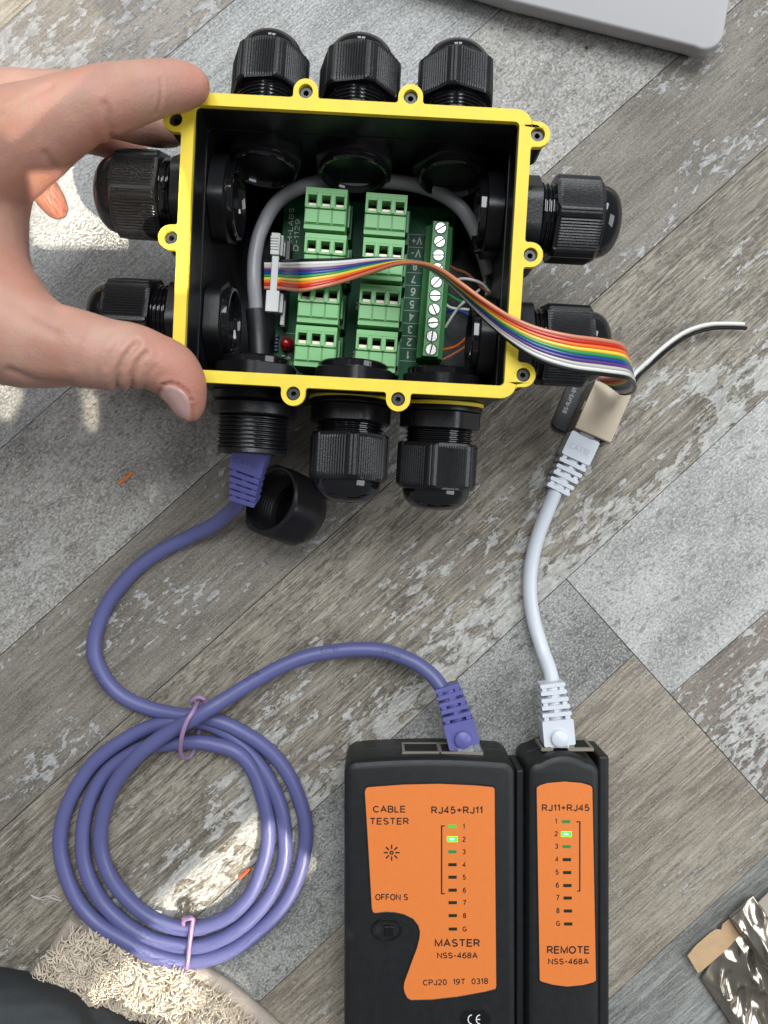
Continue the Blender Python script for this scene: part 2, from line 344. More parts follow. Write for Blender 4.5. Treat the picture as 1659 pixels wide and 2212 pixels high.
def plank_mat(name, ang, a, b_, grain=0.5, speck=0.3, flake=0.0, fcol=(0.5, 0.5, 0.48), fth=0.56, across=0.0, v0=0.0, fs=0.11, carve=0.0, seed=0, ratio=2.2, sp_s=1.3, pit=0.25):
    """printed and embossed floor plank. a, b_: base colours; u runs along the plank"""
    m = bpy.data.materials.new(name); m.use_nodes = True; nt = m.node_tree; N = nt.nodes; L = nt.links; bs = N['Principled BSDF']
    tc = N.new('ShaderNodeTexCoord'); rot = N.new('ShaderNodeMapping'); rot.vector_type = 'POINT'
    rot.inputs['Rotation'].default_value = (0, 0, R(-ang)); rot.inputs['Scale'].default_value = (1000, 1000, 1000)
    rot.inputs['Location'].default_value = (seed * 97.3, seed * 41.7, 0)
    L.new(tc.outputs['Object'], rot.inputs['Vector'])
    def nz(su, sv, det=4, dist=0.0, rough=0.55, off=0):
        mp = N.new('ShaderNodeMapping'); mp.inputs['Scale'].default_value = (su, sv, 1); mp.inputs['Location'].default_value = (off, off * 1.7, off * .3)
        L.new(rot.outputs[0], mp.inputs['Vector']); n = N.new('ShaderNodeTexNoise'); n.inputs['Scale'].default_value = 1
        n.inputs['Detail'].default_value = det; n.inputs['Distortion'].default_value = dist; n.inputs['Roughness'].default_value = rough
        L.new(mp.outputs[0], n.inputs['Vector']); return n.outputs['Fac']
    def mth(op, x, y):
        n = N.new('ShaderNodeMath'); n.operation = op
        for i, q in enumerate((x, y)):
            if isinstance(q, (int, float)): n.inputs[i].default_value = q
            else: L.new(q, n.inputs[i])
        return n.outputs[0]
    def sstep(x, lo, hi):
        n = N.new('ShaderNodeMapRange'); n.interpolation_type = 'SMOOTHSTEP'; n.inputs['From Min'].default_value = lo; n.inputs['From Max'].default_value = hi
        L.new(x, n.inputs['Value']); return n.outputs[0]
    def mix(f, x, y, mode='MIX'):
        n = N.new('ShaderNodeMix'); n.data_type = 'RGBA'; n.blend_type = mode
        if isinstance(f, (int, float)): n.inputs[0].default_value = f
        else: L.new(f, n.inputs[0])
        for i, q in ((6, x), (7, y)):
            if isinstance(q, tuple): n.inputs[i].default_value = (*q, 1)
            else: L.new(q, n.inputs[i])
        return n.outputs[2]
    big = nz(0.02, 0.035, 3)
    col = mix(sstep(big, 0.35, 0.65), a, b_)
    dk = tuple(c * 0.42 for c in a); lt = tuple(min(1, c * 1.45) for c in b_)
    g2 = nz(0.035, 0.42, 4, 0.25, 0.6, 3); g1 = nz(0.075, 1.6, 6, 0.15, 0.70, 5)      # broad and fine wood grain
    col = mix(mth('MULTIPLY', sstep(g2, 0.50, 0.66), grain * .75), col, dk)
    col = mix(mth('MULTIPLY', sstep(g2, 0.48, 0.34), grain * .6), col, lt)
    col = mix(mth('MULTIPLY', sstep(g1, 0.50, 0.64), grain), col, dk)
    col = mix(mth('MULTIPLY', sstep(g1, 0.49, 0.36), grain), col, lt)
    sv = sp_s * (1.0 + grain * 1.2)
    s1 = nz(sp_s * 0.75, sv, 5, 0.3, 0.75, 7); s2 = nz(sp_s * 0.20, sv * 0.32, 5, 0.5, 0.7, 9); s3 = nz(sp_s * 0.42, sv * 0.55, 4, 0.2, 0.65, 11)
    col = mix(mth('MULTIPLY', sstep(s1, 0.50, 0.62), speck), col, dk)
    col = mix(mth('MULTIPLY', sstep(s1, 0.50, 0.38), speck), col, tuple(min(1, c * 1.6) for c in b_))
    col = mix(mth('MULTIPLY', sstep(s2, 0.53, 0.66), pit), col, tuple(c * 0.5 for c in a))
    col = mix(mth('MULTIPLY', sstep(s3, 0.60, 0.68), pit), col, tuple(c * 0.33 for c in a))
    height = mth('MULTIPLY', mth('ADD', mth('ADD', s1, g1), mth('MULTIPLY', s3, 0.8)), -0.9)
    if carve:                                                 # rows of short chisel marks across the grain
        c1 = nz(0.30, 0.55, 3, 0.1, 0.5, 19); c2 = nz(0.16, 0.95, 3, 0.1, 0.6, 23); c3 = nz(0.05, 0.06, 2, 0, .5, 21)
        cm = mth('MULTIPLY', mth('MULTIPLY', sstep(mth('ADD', mth('MULTIPLY', c1, .35), mth('MULTIPLY', c2, .65)), 0.525, 0.56), sstep(c3, 0.42, 0.55)), 1.0)
        col = mix(mth('MULTIPLY', cm, carve), col, tuple(c * 0.30 for c in a)); height = mth('ADD', height, mth('MULTIPLY', cm, -1.2))
    if flake:
        fn = nz(fs, fs * ratio, 8, 0.35, 0.66, 13); lo = nz(0.016, 0.034, 2, 0, 0.5, 17)
        sep = N.new('ShaderNodeSeparateXYZ'); L.new(rot.outputs[0], sep.inputs[0])
        bias = mth('MULTIPLY', mth('SUBTRACT', sep.outputs[1], v0 + seed * 41.7), across)
        x = mth('ADD', mth('ADD', fn, mth('MULTIPLY', mth('SUBTRACT', lo, 0.5), 0.55)), bias)
        fm = sstep(x, fth, fth + 0.012); rim = mth('SUBTRACT', sstep(x, fth - 0.022, fth), fm)
        fc = mix(sstep(s2, 0.40, 0.60), fcol, tuple(c * 0.62 for c in fcol))
        fc = mix(mth('MULTIPLY', sstep(g1, 0.50, 0.64), 0.45), fc, tuple(c * 0.45 for c in fcol))
        col = mix(mth('MULTIPLY', rim, 0.55 * flake), col, tuple(c * 0.30 for c in a))
        fc = mix(mth('MULTIPLY', sstep(s1, 0.51, 0.63), 0.45), fc, tuple(c * 0.5 for c in fcol))
        col = mix(mth('MULTIPLY', fm, flake), col, fc)
        height = mth('ADD', height, mth('MULTIPLY', fm, 0.8))
    L.new(col, bs.inputs['Base Color'])
    bp = N.new('ShaderNodeBump'); bp.inputs['Strength'].default_value = 0.7; bp.inputs['Distance'].default_value = 0.0004
    L.new(height, bp.inputs['Height']); L.new(bp.outputs[0], bs.inputs['Normal'])
    bs.inputs['Roughness'].default_value = 0.5; bs.inputs['Specular IOR Level'].default_value = 0.4
    return m

# ------------------------------------------------------------------ the floor: planks with recessed joints
floor_g = box(-820, 820, -820, 820, -6, -2.2)
floor = make("floor", floor_g, M_fbase, None, smooth=0, kind='structure')
floor['label'] = "patchwork wood and stone look vinyl planks laid diagonally"
def clip(poly, p, q, side, gap):
    """keep the half plane on one side of line p-q (mm), moved in by gap"""
    d = (q - p).normalized(); n = Vector((-d.y, d.x)) * side; out = []
    f = lambda s: (s - p).dot(n) - gap
    for i in range(len(poly)):
        a, b = poly[i], poly[(i + 1) % len(poly)]; fa, fb = f(a), f(b)
        if fa >= 0: out.append(a)
        if fa * fb < 0: out.append(a + (b - a) * (fa / (fa - fb)))
    return out
LN = {k: (W(*p).to_2d(), W(*q).to_2d()) for k, (p, q) in dict(
    l0=((0, 65), (100, -25)), h=((320, 155), (500, 5)), a=((0, 970), (1100, 5)), b=((0, 1416), (1575, 25)), c=((0, 1795), (1659, 315)),
    d=((425, 1980), (1659, 853)), e=((560, 2165), (1365, 1418)), f=((1450, 1500), (1659, 1320)), g=((1330, 2145), (1659, 1845)),
    p=((1225, 1253), (1659, 1735)), k=((1640, 1712), (1659, 1695))).items()}
# side +1 = left of the line's direction (up-left of a seam, above); -1 = below
BASE = [Vector(v) for v in ((-800, -800), (800, -800), (800, 800), (-800, 800))]
W_ANG = 41.8
G1, G2 = (0.19, 0.185, 0.175), (0.335, 0.335, 0.325)        # stone tones
tiles = [
    ([('l0', 1)], dict(a=(0.32, 0.28, 0.22), b_=(0.44, 0.39, 0.31), grain=0.6, speck=0.3)),
    ([('l0', -1), ('h', 1)], dict(a=(0.25, 0.22, 0.185), b_=(0.34, 0.31, 0.27), grain=0.35, speck=0.3, flake=0.85, fcol=(0.50, 0.49, 0.48), fth=0.515, fs=0.10, ratio=2.2)),
    ([('h', -1), ('a', 1)], dict(a=(0.27, 0.27, 0.26), b_=(0.40, 0.40, 0.385), grain=0.32, speck=0.6, sp_s=1.0, pit=0.3)),
    ([('a', -1), ('b', 1)], dict(a=(0.24, 0.225, 0.205), b_=(0.385, 0.37, 0.34), grain=0.12, speck=0.6, sp_s=0.95, pit=0.7, flake=0.35, fcol=(0.56, 0.55, 0.53), fth=0.57, fs=0.16, ratio=1.2)),
    ([('b', -1), ('c', 1)], dict(a=(0.15, 0.132, 0.11), b_=(0.23, 0.208, 0.175), grain=0.5, speck=0.45, flake=0.8, fcol=(0.50, 0.50, 0.49), fth=0.59, fs=0.17, ratio=2.2)),  # base colours lowered to hold the shade of the kneeling person
    ([('c', -1), ('d', 1)], dict(a=(0.18, 0.157, 0.125), b_=(0.30, 0.268, 0.215), grain=0.8, speck=0.3, flake=0.9, fcol=(0.55, 0.54, 0.50), fth=0.557, fs=0.085, ratio=2.6, across=-0.0036, v0=-45, carve=0.38)),  # darker tone partly body shade put into the plank colour
    ([('d', -1), ('e', 1), ('p', -1)], dict(a=(0.18, 0.178, 0.165), b_=(0.31, 0.31, 0.29), grain=0.08, speck=0.75, sp_s=1.2, pit=0.8)),  # stone colours darkened as well for the body's shade
    ([('e', -1), ('g', 1), ('p', -1)], dict(a=(0.215, 0.18, 0.14), b_=(0.34, 0.30, 0.24), grain=0.65, speck=0.35, flake=0.75, fcol=(0.50, 0.48, 0.44), fth=0.605, fs=0.14, ratio=3.4)),
    ([('g', -1)], dict(a=(0.18, 0.18, 0.165), b_=(0.29, 0.295, 0.275), grain=0.7, speck=0.4)),
    ([('p', 1), ('d', -1), ('f', 1)], dict(a=(0.29, 0.287, 0.27), b_=(0.45, 0.445, 0.42), grain=0.08, speck=0.52, sp_s=1.1, pit=0.7)),
    ([('p', 1), ('f', -1), ('g', 1)], dict(a=(0.16, 0.135, 0.11), b_=(0.25, 0.215, 0.18), grain=0.5, speck=0.4, flake=0.9, fcol=(0.58, 0.57, 0.54), fth=0.50, fs=0.18, ratio=2.2)),
]
for i, (cl, kw) in enumerate(tiles):
    poly = BASE
    for k, s in cl: poly = clip(poly, *LN[k], s, 0.13)
    g = plate([(v.x, v.y) for v in poly], (), -2.2, 0.0)
    make("plank", g, plank_mat("plank_print_%d" % i, W_ANG, seed=i + 1, **kw), floor, smooth=0, bevel=0.22, seg=2)

# ------------------------------------------------------------------ junction box
M_BOX = Matrix.Translation((-10.9 + 0.2, 86.3 + 3.3, 2.3)) @ Matrix.Rotation(R(-3.05), 4, 'Z') @ Matrix.Rotation(R(2.4), 4, 'X')
bx, MB = root("junction_box", "open black junction box with yellow gasket and cable entries all round, held by the hand", "junction box", M=M_BOX)
HX, HY, ZT = 56.5, 46.4, 75.8
def ears():
    e = {'N': [], 'S': [], 'W': [], 'E': []}
    for side, px, py in (('N', 660, 203), ('N', 887, 213), ('E', 1162, 290), ('E', 1148, 550), ('E', 1140, 810), ('S', 633, 855), ('S', 860, 863), ('W', 378, 257), ('W', 368, 512)):
        p = ray_local(M_BOX, px, py, 78); e[side].append(p.y if side in 'EW' else p.x)
    e['W'].append(e['E'][2] + 1)
    return e
EARS = ears()
def eared(hx, hy, rc, d, r):
    out = []
    def ear(cx, cy, nx, ny):                       # outward normal n; walking direction t = (-ny, nx)
        tx, ty = -ny, nx; fr = 0.8
        pts = [(-r - fr, 0), (-r - fr * .3, fr * .3), (-r, fr)]
        pts += [(-r * math.cos(R(a)), d + r * math.sin(R(a))) for a in range(0, 181, 12)]
        pts += [(r, fr), (r + fr * .3, fr * .3), (r + fr, 0)]
        for u, w in pts: out.append((cx + tx * u + nx * w, cy + ty * u + ny * w))
    def corner(cx, cy, a0):
        for i in range(7):
            a = R(a0 + 15 * i); out.append((cx + rc * math.cos(a), cy + rc * math.sin(a)))
    corner(hx - rc, -hy + rc, -90)
    for y in sorted(EARS['E']): ear(hx, y, 1, 0)
    corner(hx - rc, hy - rc, 0)
    for x in sorted(EARS['N'], reverse=True): ear(x, hy, 0, 1)
    corner(-hx + rc, hy - rc, 90)
    for y in sorted(EARS['W'], reverse=True): ear(-hx, y, -1, 0)
    corner(-hx + rc, -hy + rc, 180)
    for x in sorted(EARS['S']): ear(x, -hy, 0, -1)
    return out
ED, ER = 2.1, 4.0
ear_c = [(HX + ED, y) for y in EARS['E']] + [(-HX - ED, y) for y in EARS['W']] + [(x, HY + ED) for x in EARS['N']] + [(x, -HY - ED) for x in EARS['S']]
inner = rrect(-HX + 4.0, HX - 4.0, -HY + 4.0, HY - 4.0, 1.6)
ring = plate(eared(HX, HY, 5, ED, ER), [inner] + [circle(x, y, 2.3, 24) for x, y in ear_c], ZT + 0.02, ZT + 2.2)
make("gasket", ring, M_yellow, bx, bevel=0.35)
body = plate(eared(HX - 0.5, HY - 0.5, 5, ED, ER - 0.4), [rrect(-HX + 4.3, HX - 4.3, -HY + 4.3, HY - 4.3, 1.6)] + [circle(x, y, 2.0, 20) for x, y in ear_c], 62, ZT)
body.join(plate(rrect(-HX + 1.0, HX - 1.0, -HY + 1.0, HY - 1.0, 5), [rrect(-HX + 4.6, HX - 4.6, -HY + 4.6, HY - 4.6, 2)], 3, 61.98))
body.join(plate(rrect(-HX + 1.4, HX - 1.4, -HY + 1.4, HY - 1.4, 5), (), 0, 2.98))
box_body = make("box_body", body, M_blackin, bx, bevel=0.3)
for i, (x, y) in enumerate(ear_c):
    b = lathe([(0.9, -3), (0.9, 0), (1.9, 0.0), (2.05, -0.3), (2.05, -14)], 24).xf(Matrix.Translation((x, y, ZT + 0.8)))
    b.join(cap(lathe([(0.9, -3), (0.01, -3)], 12), 12, False, True), Matrix.Translation((x, y, ZT + 0.8)))
    make("threaded_insert", b, M_steel, bx)

# cable glands ------------------------------------------------------
def hexr(a, rf, ch=1.03):
    """radius of a hexagon with flat distance rf, corners clipped"""
    k = (a % (math.pi / 3)) - math.pi / 6
    return min(rf / math.cos(k), rf * 1.155 * 0.965 / math.cos(abs(k) - math.pi / 6) if abs(k) < math.pi / 6 else rf * 1.1)
def hex_geo(rf, z0, z1, ch=0.7):
    g = lathe([(rf - ch, z0), (rf, z0 + ch * .6), (rf, z1 - ch * .6), (rf - ch, z1)], 48, lambda a, r, z: hexr(a, r))
    return cap(g, 48)
def nut_geo():
    n = 360; rf = 14.1
    rc = lambda z: 16.4 - max(0, 1.4 - z) * 1.15 - max(0, z - 14.2) ** 1.5 * 0.62
    zs = [0, 0.5, 1.0, 1.5, 2.2, 4, 8, 12, 13.6, 14.4, 15.2, 16, 16.6, 17]
    def rf_(a, r, z):
        h = hexr(a, rf); k = abs((a % (math.pi / 3)) - math.pi / 6)
        rib = 0.34 * (0.5 + 0.5 * math.cos(a * 90)) if k < R(22) and z > 1.2 and z < 15.5 else 0
        return min(h - 0.34 + rib if k < R(22) else h, rc(z))
    return cap(lathe([(0, z) for z in zs], n, rf_), n, True, True)
def thread_geo(r, z0, z1, p=1.5):
    pr = [(r - .8, z0)]; z = z0
    while z < z1 - p * .5: pr += [(r - .75, z + p * .1), (r, z + p * .42), (r, z + p * .58), (r - .75, z + p * .9)]; z += p
    return cap(lathe(pr, 48), 48)
G_nut = nut_geo()
dome_pr = [(12.6, 16.2), (12.6, 17.6)] + [(4.6 + 8.0 * math.cos(R(a)), 17.6 + 7.2 * math.sin(R(a))) for a in range(6, 91, 7)] + [(4.4, 24.3), (4.0, 23)]
def mesh_of(name, g, m, smooth=35):
    me = bpy.data.meshes.new(name); me.from_pydata([(p[0] * S, p[1] * S, p[2] * S) for p in g.v], [], g.f); me.materials.append(m)
    me.polygons.foreach_set('use_smooth', [True] * len(me.polygons)); me.set_sharp_from_angle(angle=R(smooth)); me.update(); return me
ME = dict(
    washer=mesh_of("gasket_washer", cap(lathe([(15.6, 0.0), (15.9, 0.3), (15.9, 1.1), (15.6, 1.4)], 56), 56), M_yellow),
    collar=mesh_of("cable_gland", cap(lathe([(15.3, 1.4), (15.5, 1.7), (15.5, 3.0), (15.2, 3.3)], 56), 56).join(hex_geo(13.6, 3.3, 9.8)), M_black),
    thread=mesh_of("thread", thread_geo(12.6, 9.8, 20.3), M_gloss),
    nut=mesh_of("cap_nut", G_nut, M_black, 20),
    dome=mesh_of("seal_dome", cap(lathe(dome_pr, 64), 64), M_gloss, 50),
    lock=mesh_of("lock_nut", hex_geo(14.0, -6.2, 0), M_blackin),
    spig=mesh_of("spigot", lathe([(13.0, -6.2), (13.1, -8.2), (12.6, -8.8), (11.8, -8.8), (11.3, -8.2), (10.6, -6.6), (10.6, 0)], 56).join(cap(lathe([(10.7, -6.0), (0.01, -6.0)], 24), 24, False, True)), M_gloss),
)
def inst(name, me, parent, M=None):
    o = bpy.data.objects.new(name, me); COL.objects.link(o); o.parent = parent
    if M is not None:
        Mm = M.copy(); Mm.translation = M.translation * S; o.matrix_local = Mm
    return o
WALL = 3.6
def gland(side, pos, z, t=6.0, spin=0, nut=True, scale=1.0, label=None, tilt=0, zs=1.0):
    ax = {'N': (0, 1), 'S': (0, -1), 'E': (1, 0), 'W': (-1, 0)}[side]
    o = (pos, ax[1] * (HY - 1.0)) if ax[0] == 0 else (ax[0] * (HX - 1.0), pos)
    zx = Vector((ax[0], ax[1], 0)); yx = Vector((0, 0, 1)); xx = yx.cross(zx)
    M = Matrix((xx, yx, zx)).transposed().to_4x4(); M.translation = Vector((o[0], o[1], z))
    M = M @ Matrix.Rotation(R(tilt), 4, 'X') @ Matrix.Rotation(R(spin), 4, 'Z') @ Matrix.Diagonal((scale, scale, zs, 1))
    g = inst("cable_gland", ME['collar'], bx, M)
    inst("washer", ME['washer'], g)
    inst("lock_nut", ME['lock'], g, Matrix.Translation((0, 0, -WALL)) @ Matrix.Rotation(R(spin * 1.7 + 11), 4, 'Z'))
    inst("spigot", ME['spig'], g, Matrix.Translation((0, 0, -WALL)))
    if nut:
        inst("thread", ME['thread'], g)
        s2 = Matrix.Translation((0, 0, 9.6 + t)) @ Matrix.Rotation(R(spin * 2.3 + 9), 4, 'Z')
        inst("cap_nut", ME['nut'], g, s2); inst("seal_dome", ME['dome'], g, s2)
    if label: g['label'] = label
    return g
def lx(px, py, z=46): p = ray_local(M_BOX, px, py, z); return p.x, p.y
for i, (px, py) in enumerate(((577, 230), (772, 240), (983, 250))): gland('N', lx(px, py)[0], 46, 8.0, (13, 30, 22)[i], scale=(0.92, 0.97, 0.95)[i], tilt=9, zs=.93)
for i, (px, py) in enumerate(((757, 900), (951, 910))): gland('S', lx(px, py)[0], 43.5, (4.4, 5.4)[i], (4, 10)[i], tilt=-3 + 5 * i)
gland('W', lx(400, 429)[1], 46, 4.5, 2, scale=1.06); gland('W', lx(390, 694)[1], 45, 6.0, 20, scale=1.02)
gland('E', lx(1130, 472)[1], 46, 5.0, 8, scale=1.0); gland('E', lx(1120, 742)[1], 45, 4.5, 27, scale=1.03)
# the entry whose cap nut has been taken off
pp = lx(549, 900)[0]
Mo = Matrix((Vector((-1, 0, 0)), Vector((0, 0, 1)), Vector((0, -1, 0)))).transposed().to_4x4(); Mo.translation = Vector((pp, -HY + 1.0, 46))
flg = cap(lathe([(15.0, 0), (15.4, 0.4), (15.4, 3.0), (15.0, 3.4), (14.4, 3.6), (15.6, 4.6), (15.6, 8.4), (15.2, 8.8), (12.4, 9.2)], 56), 56, True, False)
port = inst("cable_gland", mesh_of("cable_gland", flg, M_black), bx, Mo); port['label'] = "cable gland with its cap nut taken off, purple plug in its mouth"
th = []
z = 9.2
while z < 20.5: th += [(12.0, z), (13.0, z + .5), (13.0, z + .8), (12.0, z + 1.35)]; z += 1.5
th += [(12.6, 21), (12.8, 22.4), (12.3, 23), (10.2, 23), (9.8, 22), (9.8, 10)]
def notch(a, r, z):                                    # flattened sides of the thread
    k = abs(((a + R(90)) % math.pi) - math.pi / 2); c = abs(math.sin(a))
    return min(r, 12.15 / max(0.2, c)) if z < 21 else r
g = lathe(th, 72, notch).join(cap(lathe([(9.9, 11), (0.01, 11)], 24), 24, False, True))
inst("thread", mesh_of("thread", g, M_black), port)
inst("lock_nut", ME['lock'], port, Matrix.Translation((0, 0, -WALL)) @ Matrix.Rotation(R(30), 4, 'Z')); inst("spigot", ME['spig'], port, Matrix.Translation((0, 0, -WALL)))

# ------------------------------------------------------------------ circuit board
M_PCB = M_BOX @ Matrix.Translation((0, 0, 0)) @ Matrix.Rotation(R(-1.3), 4, 'Z')
pcb, MP = root("circuit_board", "green circuit board with light green terminal blocks inside the black box", "circuit board", M=M_PCB)
def bl(px, py, z): return ray_local(M_PCB, px, py, z)
ZP = 19.0
c0, c1 = bl(588, 815, ZP), bl(985, 452, ZP)
hole = bl(971, 475, ZP)
bg_ = plate(rrect(c0.x, c1.x, c0.y, c1.y, 1.0), [circle(hole.x, hole.y, 1.6, 20)], ZP - 1.6, ZP)
make("board", bg_, M_pcb, pcb, bevel=0.1, seg=1)
for sx, sy in ((c0.x + 4, c0.y + 4), (c1.x - 8, c0.y + 4), (c0.x + 4, c1.y - 4)):
    make("standoff", cap(lathe([(2.6, 3.0), (2.6, ZP - 1.7)], 12), 12).xf(Matrix.Translation((sx, sy, 0))), M_blackin, pcb)
# soft printed traces
tr = Geo()
for k in range(7):
    x = c0.x + 21.5 + k * 0.8; tr.join(plate([(x, c0.y + 4), (x + .35, c0.y + 4), (x + .35, c1.y - 6), (x, c1.y - 6)], (), ZP, ZP + 0.03))
a_ = bl(890, 455, ZP); b2_ = bl(930, 500, ZP); d_ = (b2_ - a_).normalized(); nn = Vector((-d_.y, d_.x, 0))
for k in (-2.5, 2.5): tr.join(plate([tuple((a_ + nn * k)[:2]), tuple((b2_ + nn * k)[:2]), tuple((b2_ + nn * (k + .5))[:2]), tuple((a_ + nn * (k + .5))[:2])], (), ZP, ZP + .03))
make("trace", tr, M_pcb2, pcb, smooth=0, kind='stuff')

def block_meshes():
    """pluggable 3-way terminal block, 15.2 x 15 mm, base at z=0, top at z=27; local y up the picture"""
    w, l, h = 15.3, 15.0, 26.0
    b = Geo(); x0, x1, y0, y1 = -w / 2, w / 2, -l / 2, l / 2
    b.join(box(x0, x1, y1 - 1.1, y1, 6, h - 0.5))                # back ridge
    b.join(box(x0, x1, y0, y0 + 1.3, 6, h - 0.9))                # front ridge
    b.join(box(x0, x1, y0 + 1.3, y0 + 2.0, 6, h - 1.6))
    b.join(box(x0, x1, y1 - 2.0, y1 - 1.1, 6, h))
    b.join(box(x0, x1, y0 + 2.0, y1 - 7.5, 6, h - 1.15))
    # grid with the three openings
    oy0, oy1 = y1 - 7.5, y1 - 2.0
    hs = [rrect(cx - 1.6, cx + 1.6, oy0 + 0.8, oy1 - 0.8, 0.15, 1) for cx in (-5.05, 0, 5.05)]
    b.join(plate([(x0, oy0), (x1, oy0), (x1, oy1), (x0, oy1)], hs, 6, h))
    for cx in (-5.05, 0, 5.05):                                  # sloping cheeks between the openings
        pass
    tabs = []
    for cx in (-5.05, 0, 5.05):
        tabs.append(box(cx - 2.3, cx + 2.3, y0 + 2.3, y1 - 7.9, 10, h - 0.45))
    cheeks = Geo()
    for cx in (-7.25, -2.55, 2.55, 7.25):
        q = 0.3 if abs(cx) > 5 else 0.6
        cheeks.join(box(cx - q, cx + q, oy0 + 0.2, oy1 - 0.1, h - 1, h + 0.45))
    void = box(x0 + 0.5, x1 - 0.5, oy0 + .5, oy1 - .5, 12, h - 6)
    clamps = [box(cx - 1.5, cx + 1.5, oy0 + .9, oy0 + 2.2, 14, h - 1.9) for cx in (-5.05, 0, 5.05)]
    hd = box(x0 + .2, x1 + 1.5, y0 + 1, y1 - 1, 0, 12)
    pin = box(x1 + 0.2, x1 + 1.0, y0 + 3.5, y1 - 3.5, 12, 19)
    return b, tabs, cheeks, void, clamps, hd, pin
bb, tabs, cheeks, void, clamps, hd, pin = block_meshes()
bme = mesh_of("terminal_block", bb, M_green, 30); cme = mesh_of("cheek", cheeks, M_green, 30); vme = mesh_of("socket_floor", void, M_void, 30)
tme = [mesh_of("release_tab", t, M_green, 30) for t in tabs]; kme = [mesh_of("clamp", c, M_cream, 30) for c in clamps]; hme = mesh_of("header", hd, M_greend, 30); pme = mesh_of("header_latch", pin, M_green2, 30)
def bev(o, w):
    b = o.modifiers.new("bevel", 'BEVEL'); b.width = w * S; b.segments = 2; b.limit_method = "ANGLE"; b.angle_limit = R(40); b.harden_normals = True; return o
for (px, py) in ((703, 450), (701, 549), (688, 653), (681, 748), (833, 462), (827, 559), (820, 659), (812, 758)):
    p = bl(px, py, ZP + 26)
    o = bev(inst("terminal_block", bme, pcb, Matrix.Translation((p.x, p.y, ZP))), .18)
    for t in tme: bev(inst("release_tab", t, o), .15)
    bev(inst("cheek", cme, o), .12); inst("socket_floor", vme, o); bev(inst("header", hme, o), .2); bev(inst("header_latch", pme, o), .1)
    for c in kme: inst("clamp", c, o)
# screw terminal strip
s0, s1 = bl(952, 492, ZP + 15), bl(931, 755, ZP + 15)
d = (s0 - s1); L_ = d.length; ang = math.degrees(math.atan2(d.x, d.y)); mid = (s0 + s1) / 2
MS = Matrix.Translation((mid.x, mid.y, ZP)) @ Matrix.Rotation(R(-ang), 4, 'Z')
pit_ = L_ / 9; hl = L_ / 2 + pit_ / 2
sg = Geo(); pr = [(-5.2, 0), (5.0, 0), (5.0, 8.5), (3.0, 10.2), (3.0, 14.6), (-3.0, 14.6), (-3.6, 9.6), (-5.2, 7.6)]
n = len(pr); sg.v = [(x, -hl, z) for x, z in pr] + [(x, hl, z) for x, z in pr]
sg.f = [tuple(range(n)), tuple(range(2 * n - 1, n - 1, -1))] + [(i + n, (i + 1) % n + n, (i + 1) % n, i) for i in range(n)]
strip = make("terminal_strip", sg, M_green2, pcb, bevel=0.25); Mm = MS.copy(); Mm.translation = MS.translation * S; strip.matrix_local = Mm
scr = mesh_of("screw", cap(lathe([(2.15, 14.0), (2.15, 14.75), (1.95, 14.95)], 24), 24), M_screw); slot = mesh_of("slot", box(-2.0, 2.0, -.24, .24, 14.9, 14.98), M_void)
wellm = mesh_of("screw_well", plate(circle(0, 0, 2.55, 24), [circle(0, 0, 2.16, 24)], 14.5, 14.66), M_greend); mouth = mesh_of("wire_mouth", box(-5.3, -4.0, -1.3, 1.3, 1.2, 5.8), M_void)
for i in range(10):
    y = L_ / 2 - i * pit_
    o = inst("screw", scr, strip, Matrix.Translation((0, y, 0)) @ Matrix.Rotation(R((35, 38, 5, 40, 50, 5, -60, 10, 85, 80)[i]), 4, 'Z'))
    Mq = Matrix.Translation((0, y, 0))
    inst("screw_well", wellm, strip, Mq); inst("wire_mouth", mouth, strip, Mq)
    inst("slot", slot, strip, Mq @ Matrix.Rotation(R((35, 38, 5, 40, 50, 5, -60, 10, 85, 80)[i]), 4, 'Z'))
# white print on the board
ta, tb, tcc, td = bl(884, 506, ZP), bl(919, 508, ZP), bl(899, 781, ZP), bl(863, 779, ZP)
silk = Geo(); ZS = ZP + 0.05
def line2(a, b, w=0.16):
    d = (b - a).normalized(); n = Vector((-d.y, d.x, 0)) * w / 2
    return plate([tuple((a + n)[:2]), tuple((b + n)[:2]), tuple((b - n)[:2]), tuple((a - n)[:2])], (), ZP + 0.005, ZS)
silk.join(line2(ta, td)); silk.join(line2(tb, tcc))
trot = math.degrees(math.atan2(ta.x - td.x, ta.y - td.y)); trot = -trot
for i in range(11): silk.join(line2(ta.lerp(td, i / 10), tb.lerp(tcc, i / 10)))
for i, s in enumerate(("V+", "V-", "8", "7", "6", "5", "4", "3", "2", "1")):
    c = (ta.lerp(td, (i + .5) / 10) + tb.lerp(tcc, (i + .5) / 10)) / 2
    silk.join(text(s, 4.3 if len(s) > 1 else 0, 3.2, 0.0), place(c.x, c.y, ZS, 180 + trot))
for s, px, py, w, h in (("H-LABS", 628, 486, 13.5, 2.1), ("D-1129", 641, 508, 12.5, 2.1), ("LED1", 612, 782, 5.5, 1.7), ("WR-IND", 624, 778, 8.0, 1.7), ("C1", 603, 668, 3, 1.5), ("R4", 773, 660, 3, 1.6), ("R5", 767, 765, 3, 1.6)):
    c = bl(px, py, ZP); silk.join(text(s, w, h, 0.0), place(c.x, c.y, ZS, 90 + trot))
q1, q2, q3 = bl(600, 640, ZP), bl(648, 575, ZP), bl(646, 722, ZP)
silk.join(line2(q3, bl(610, 718, ZP))); silk.join(line2(q3, bl(650, 640, ZP)))
silk.join(line2(bl(690, 812, ZP), bl(720, 825, ZP)))
make("printed_lettering", silk, M_silk, pcb, smooth=0)
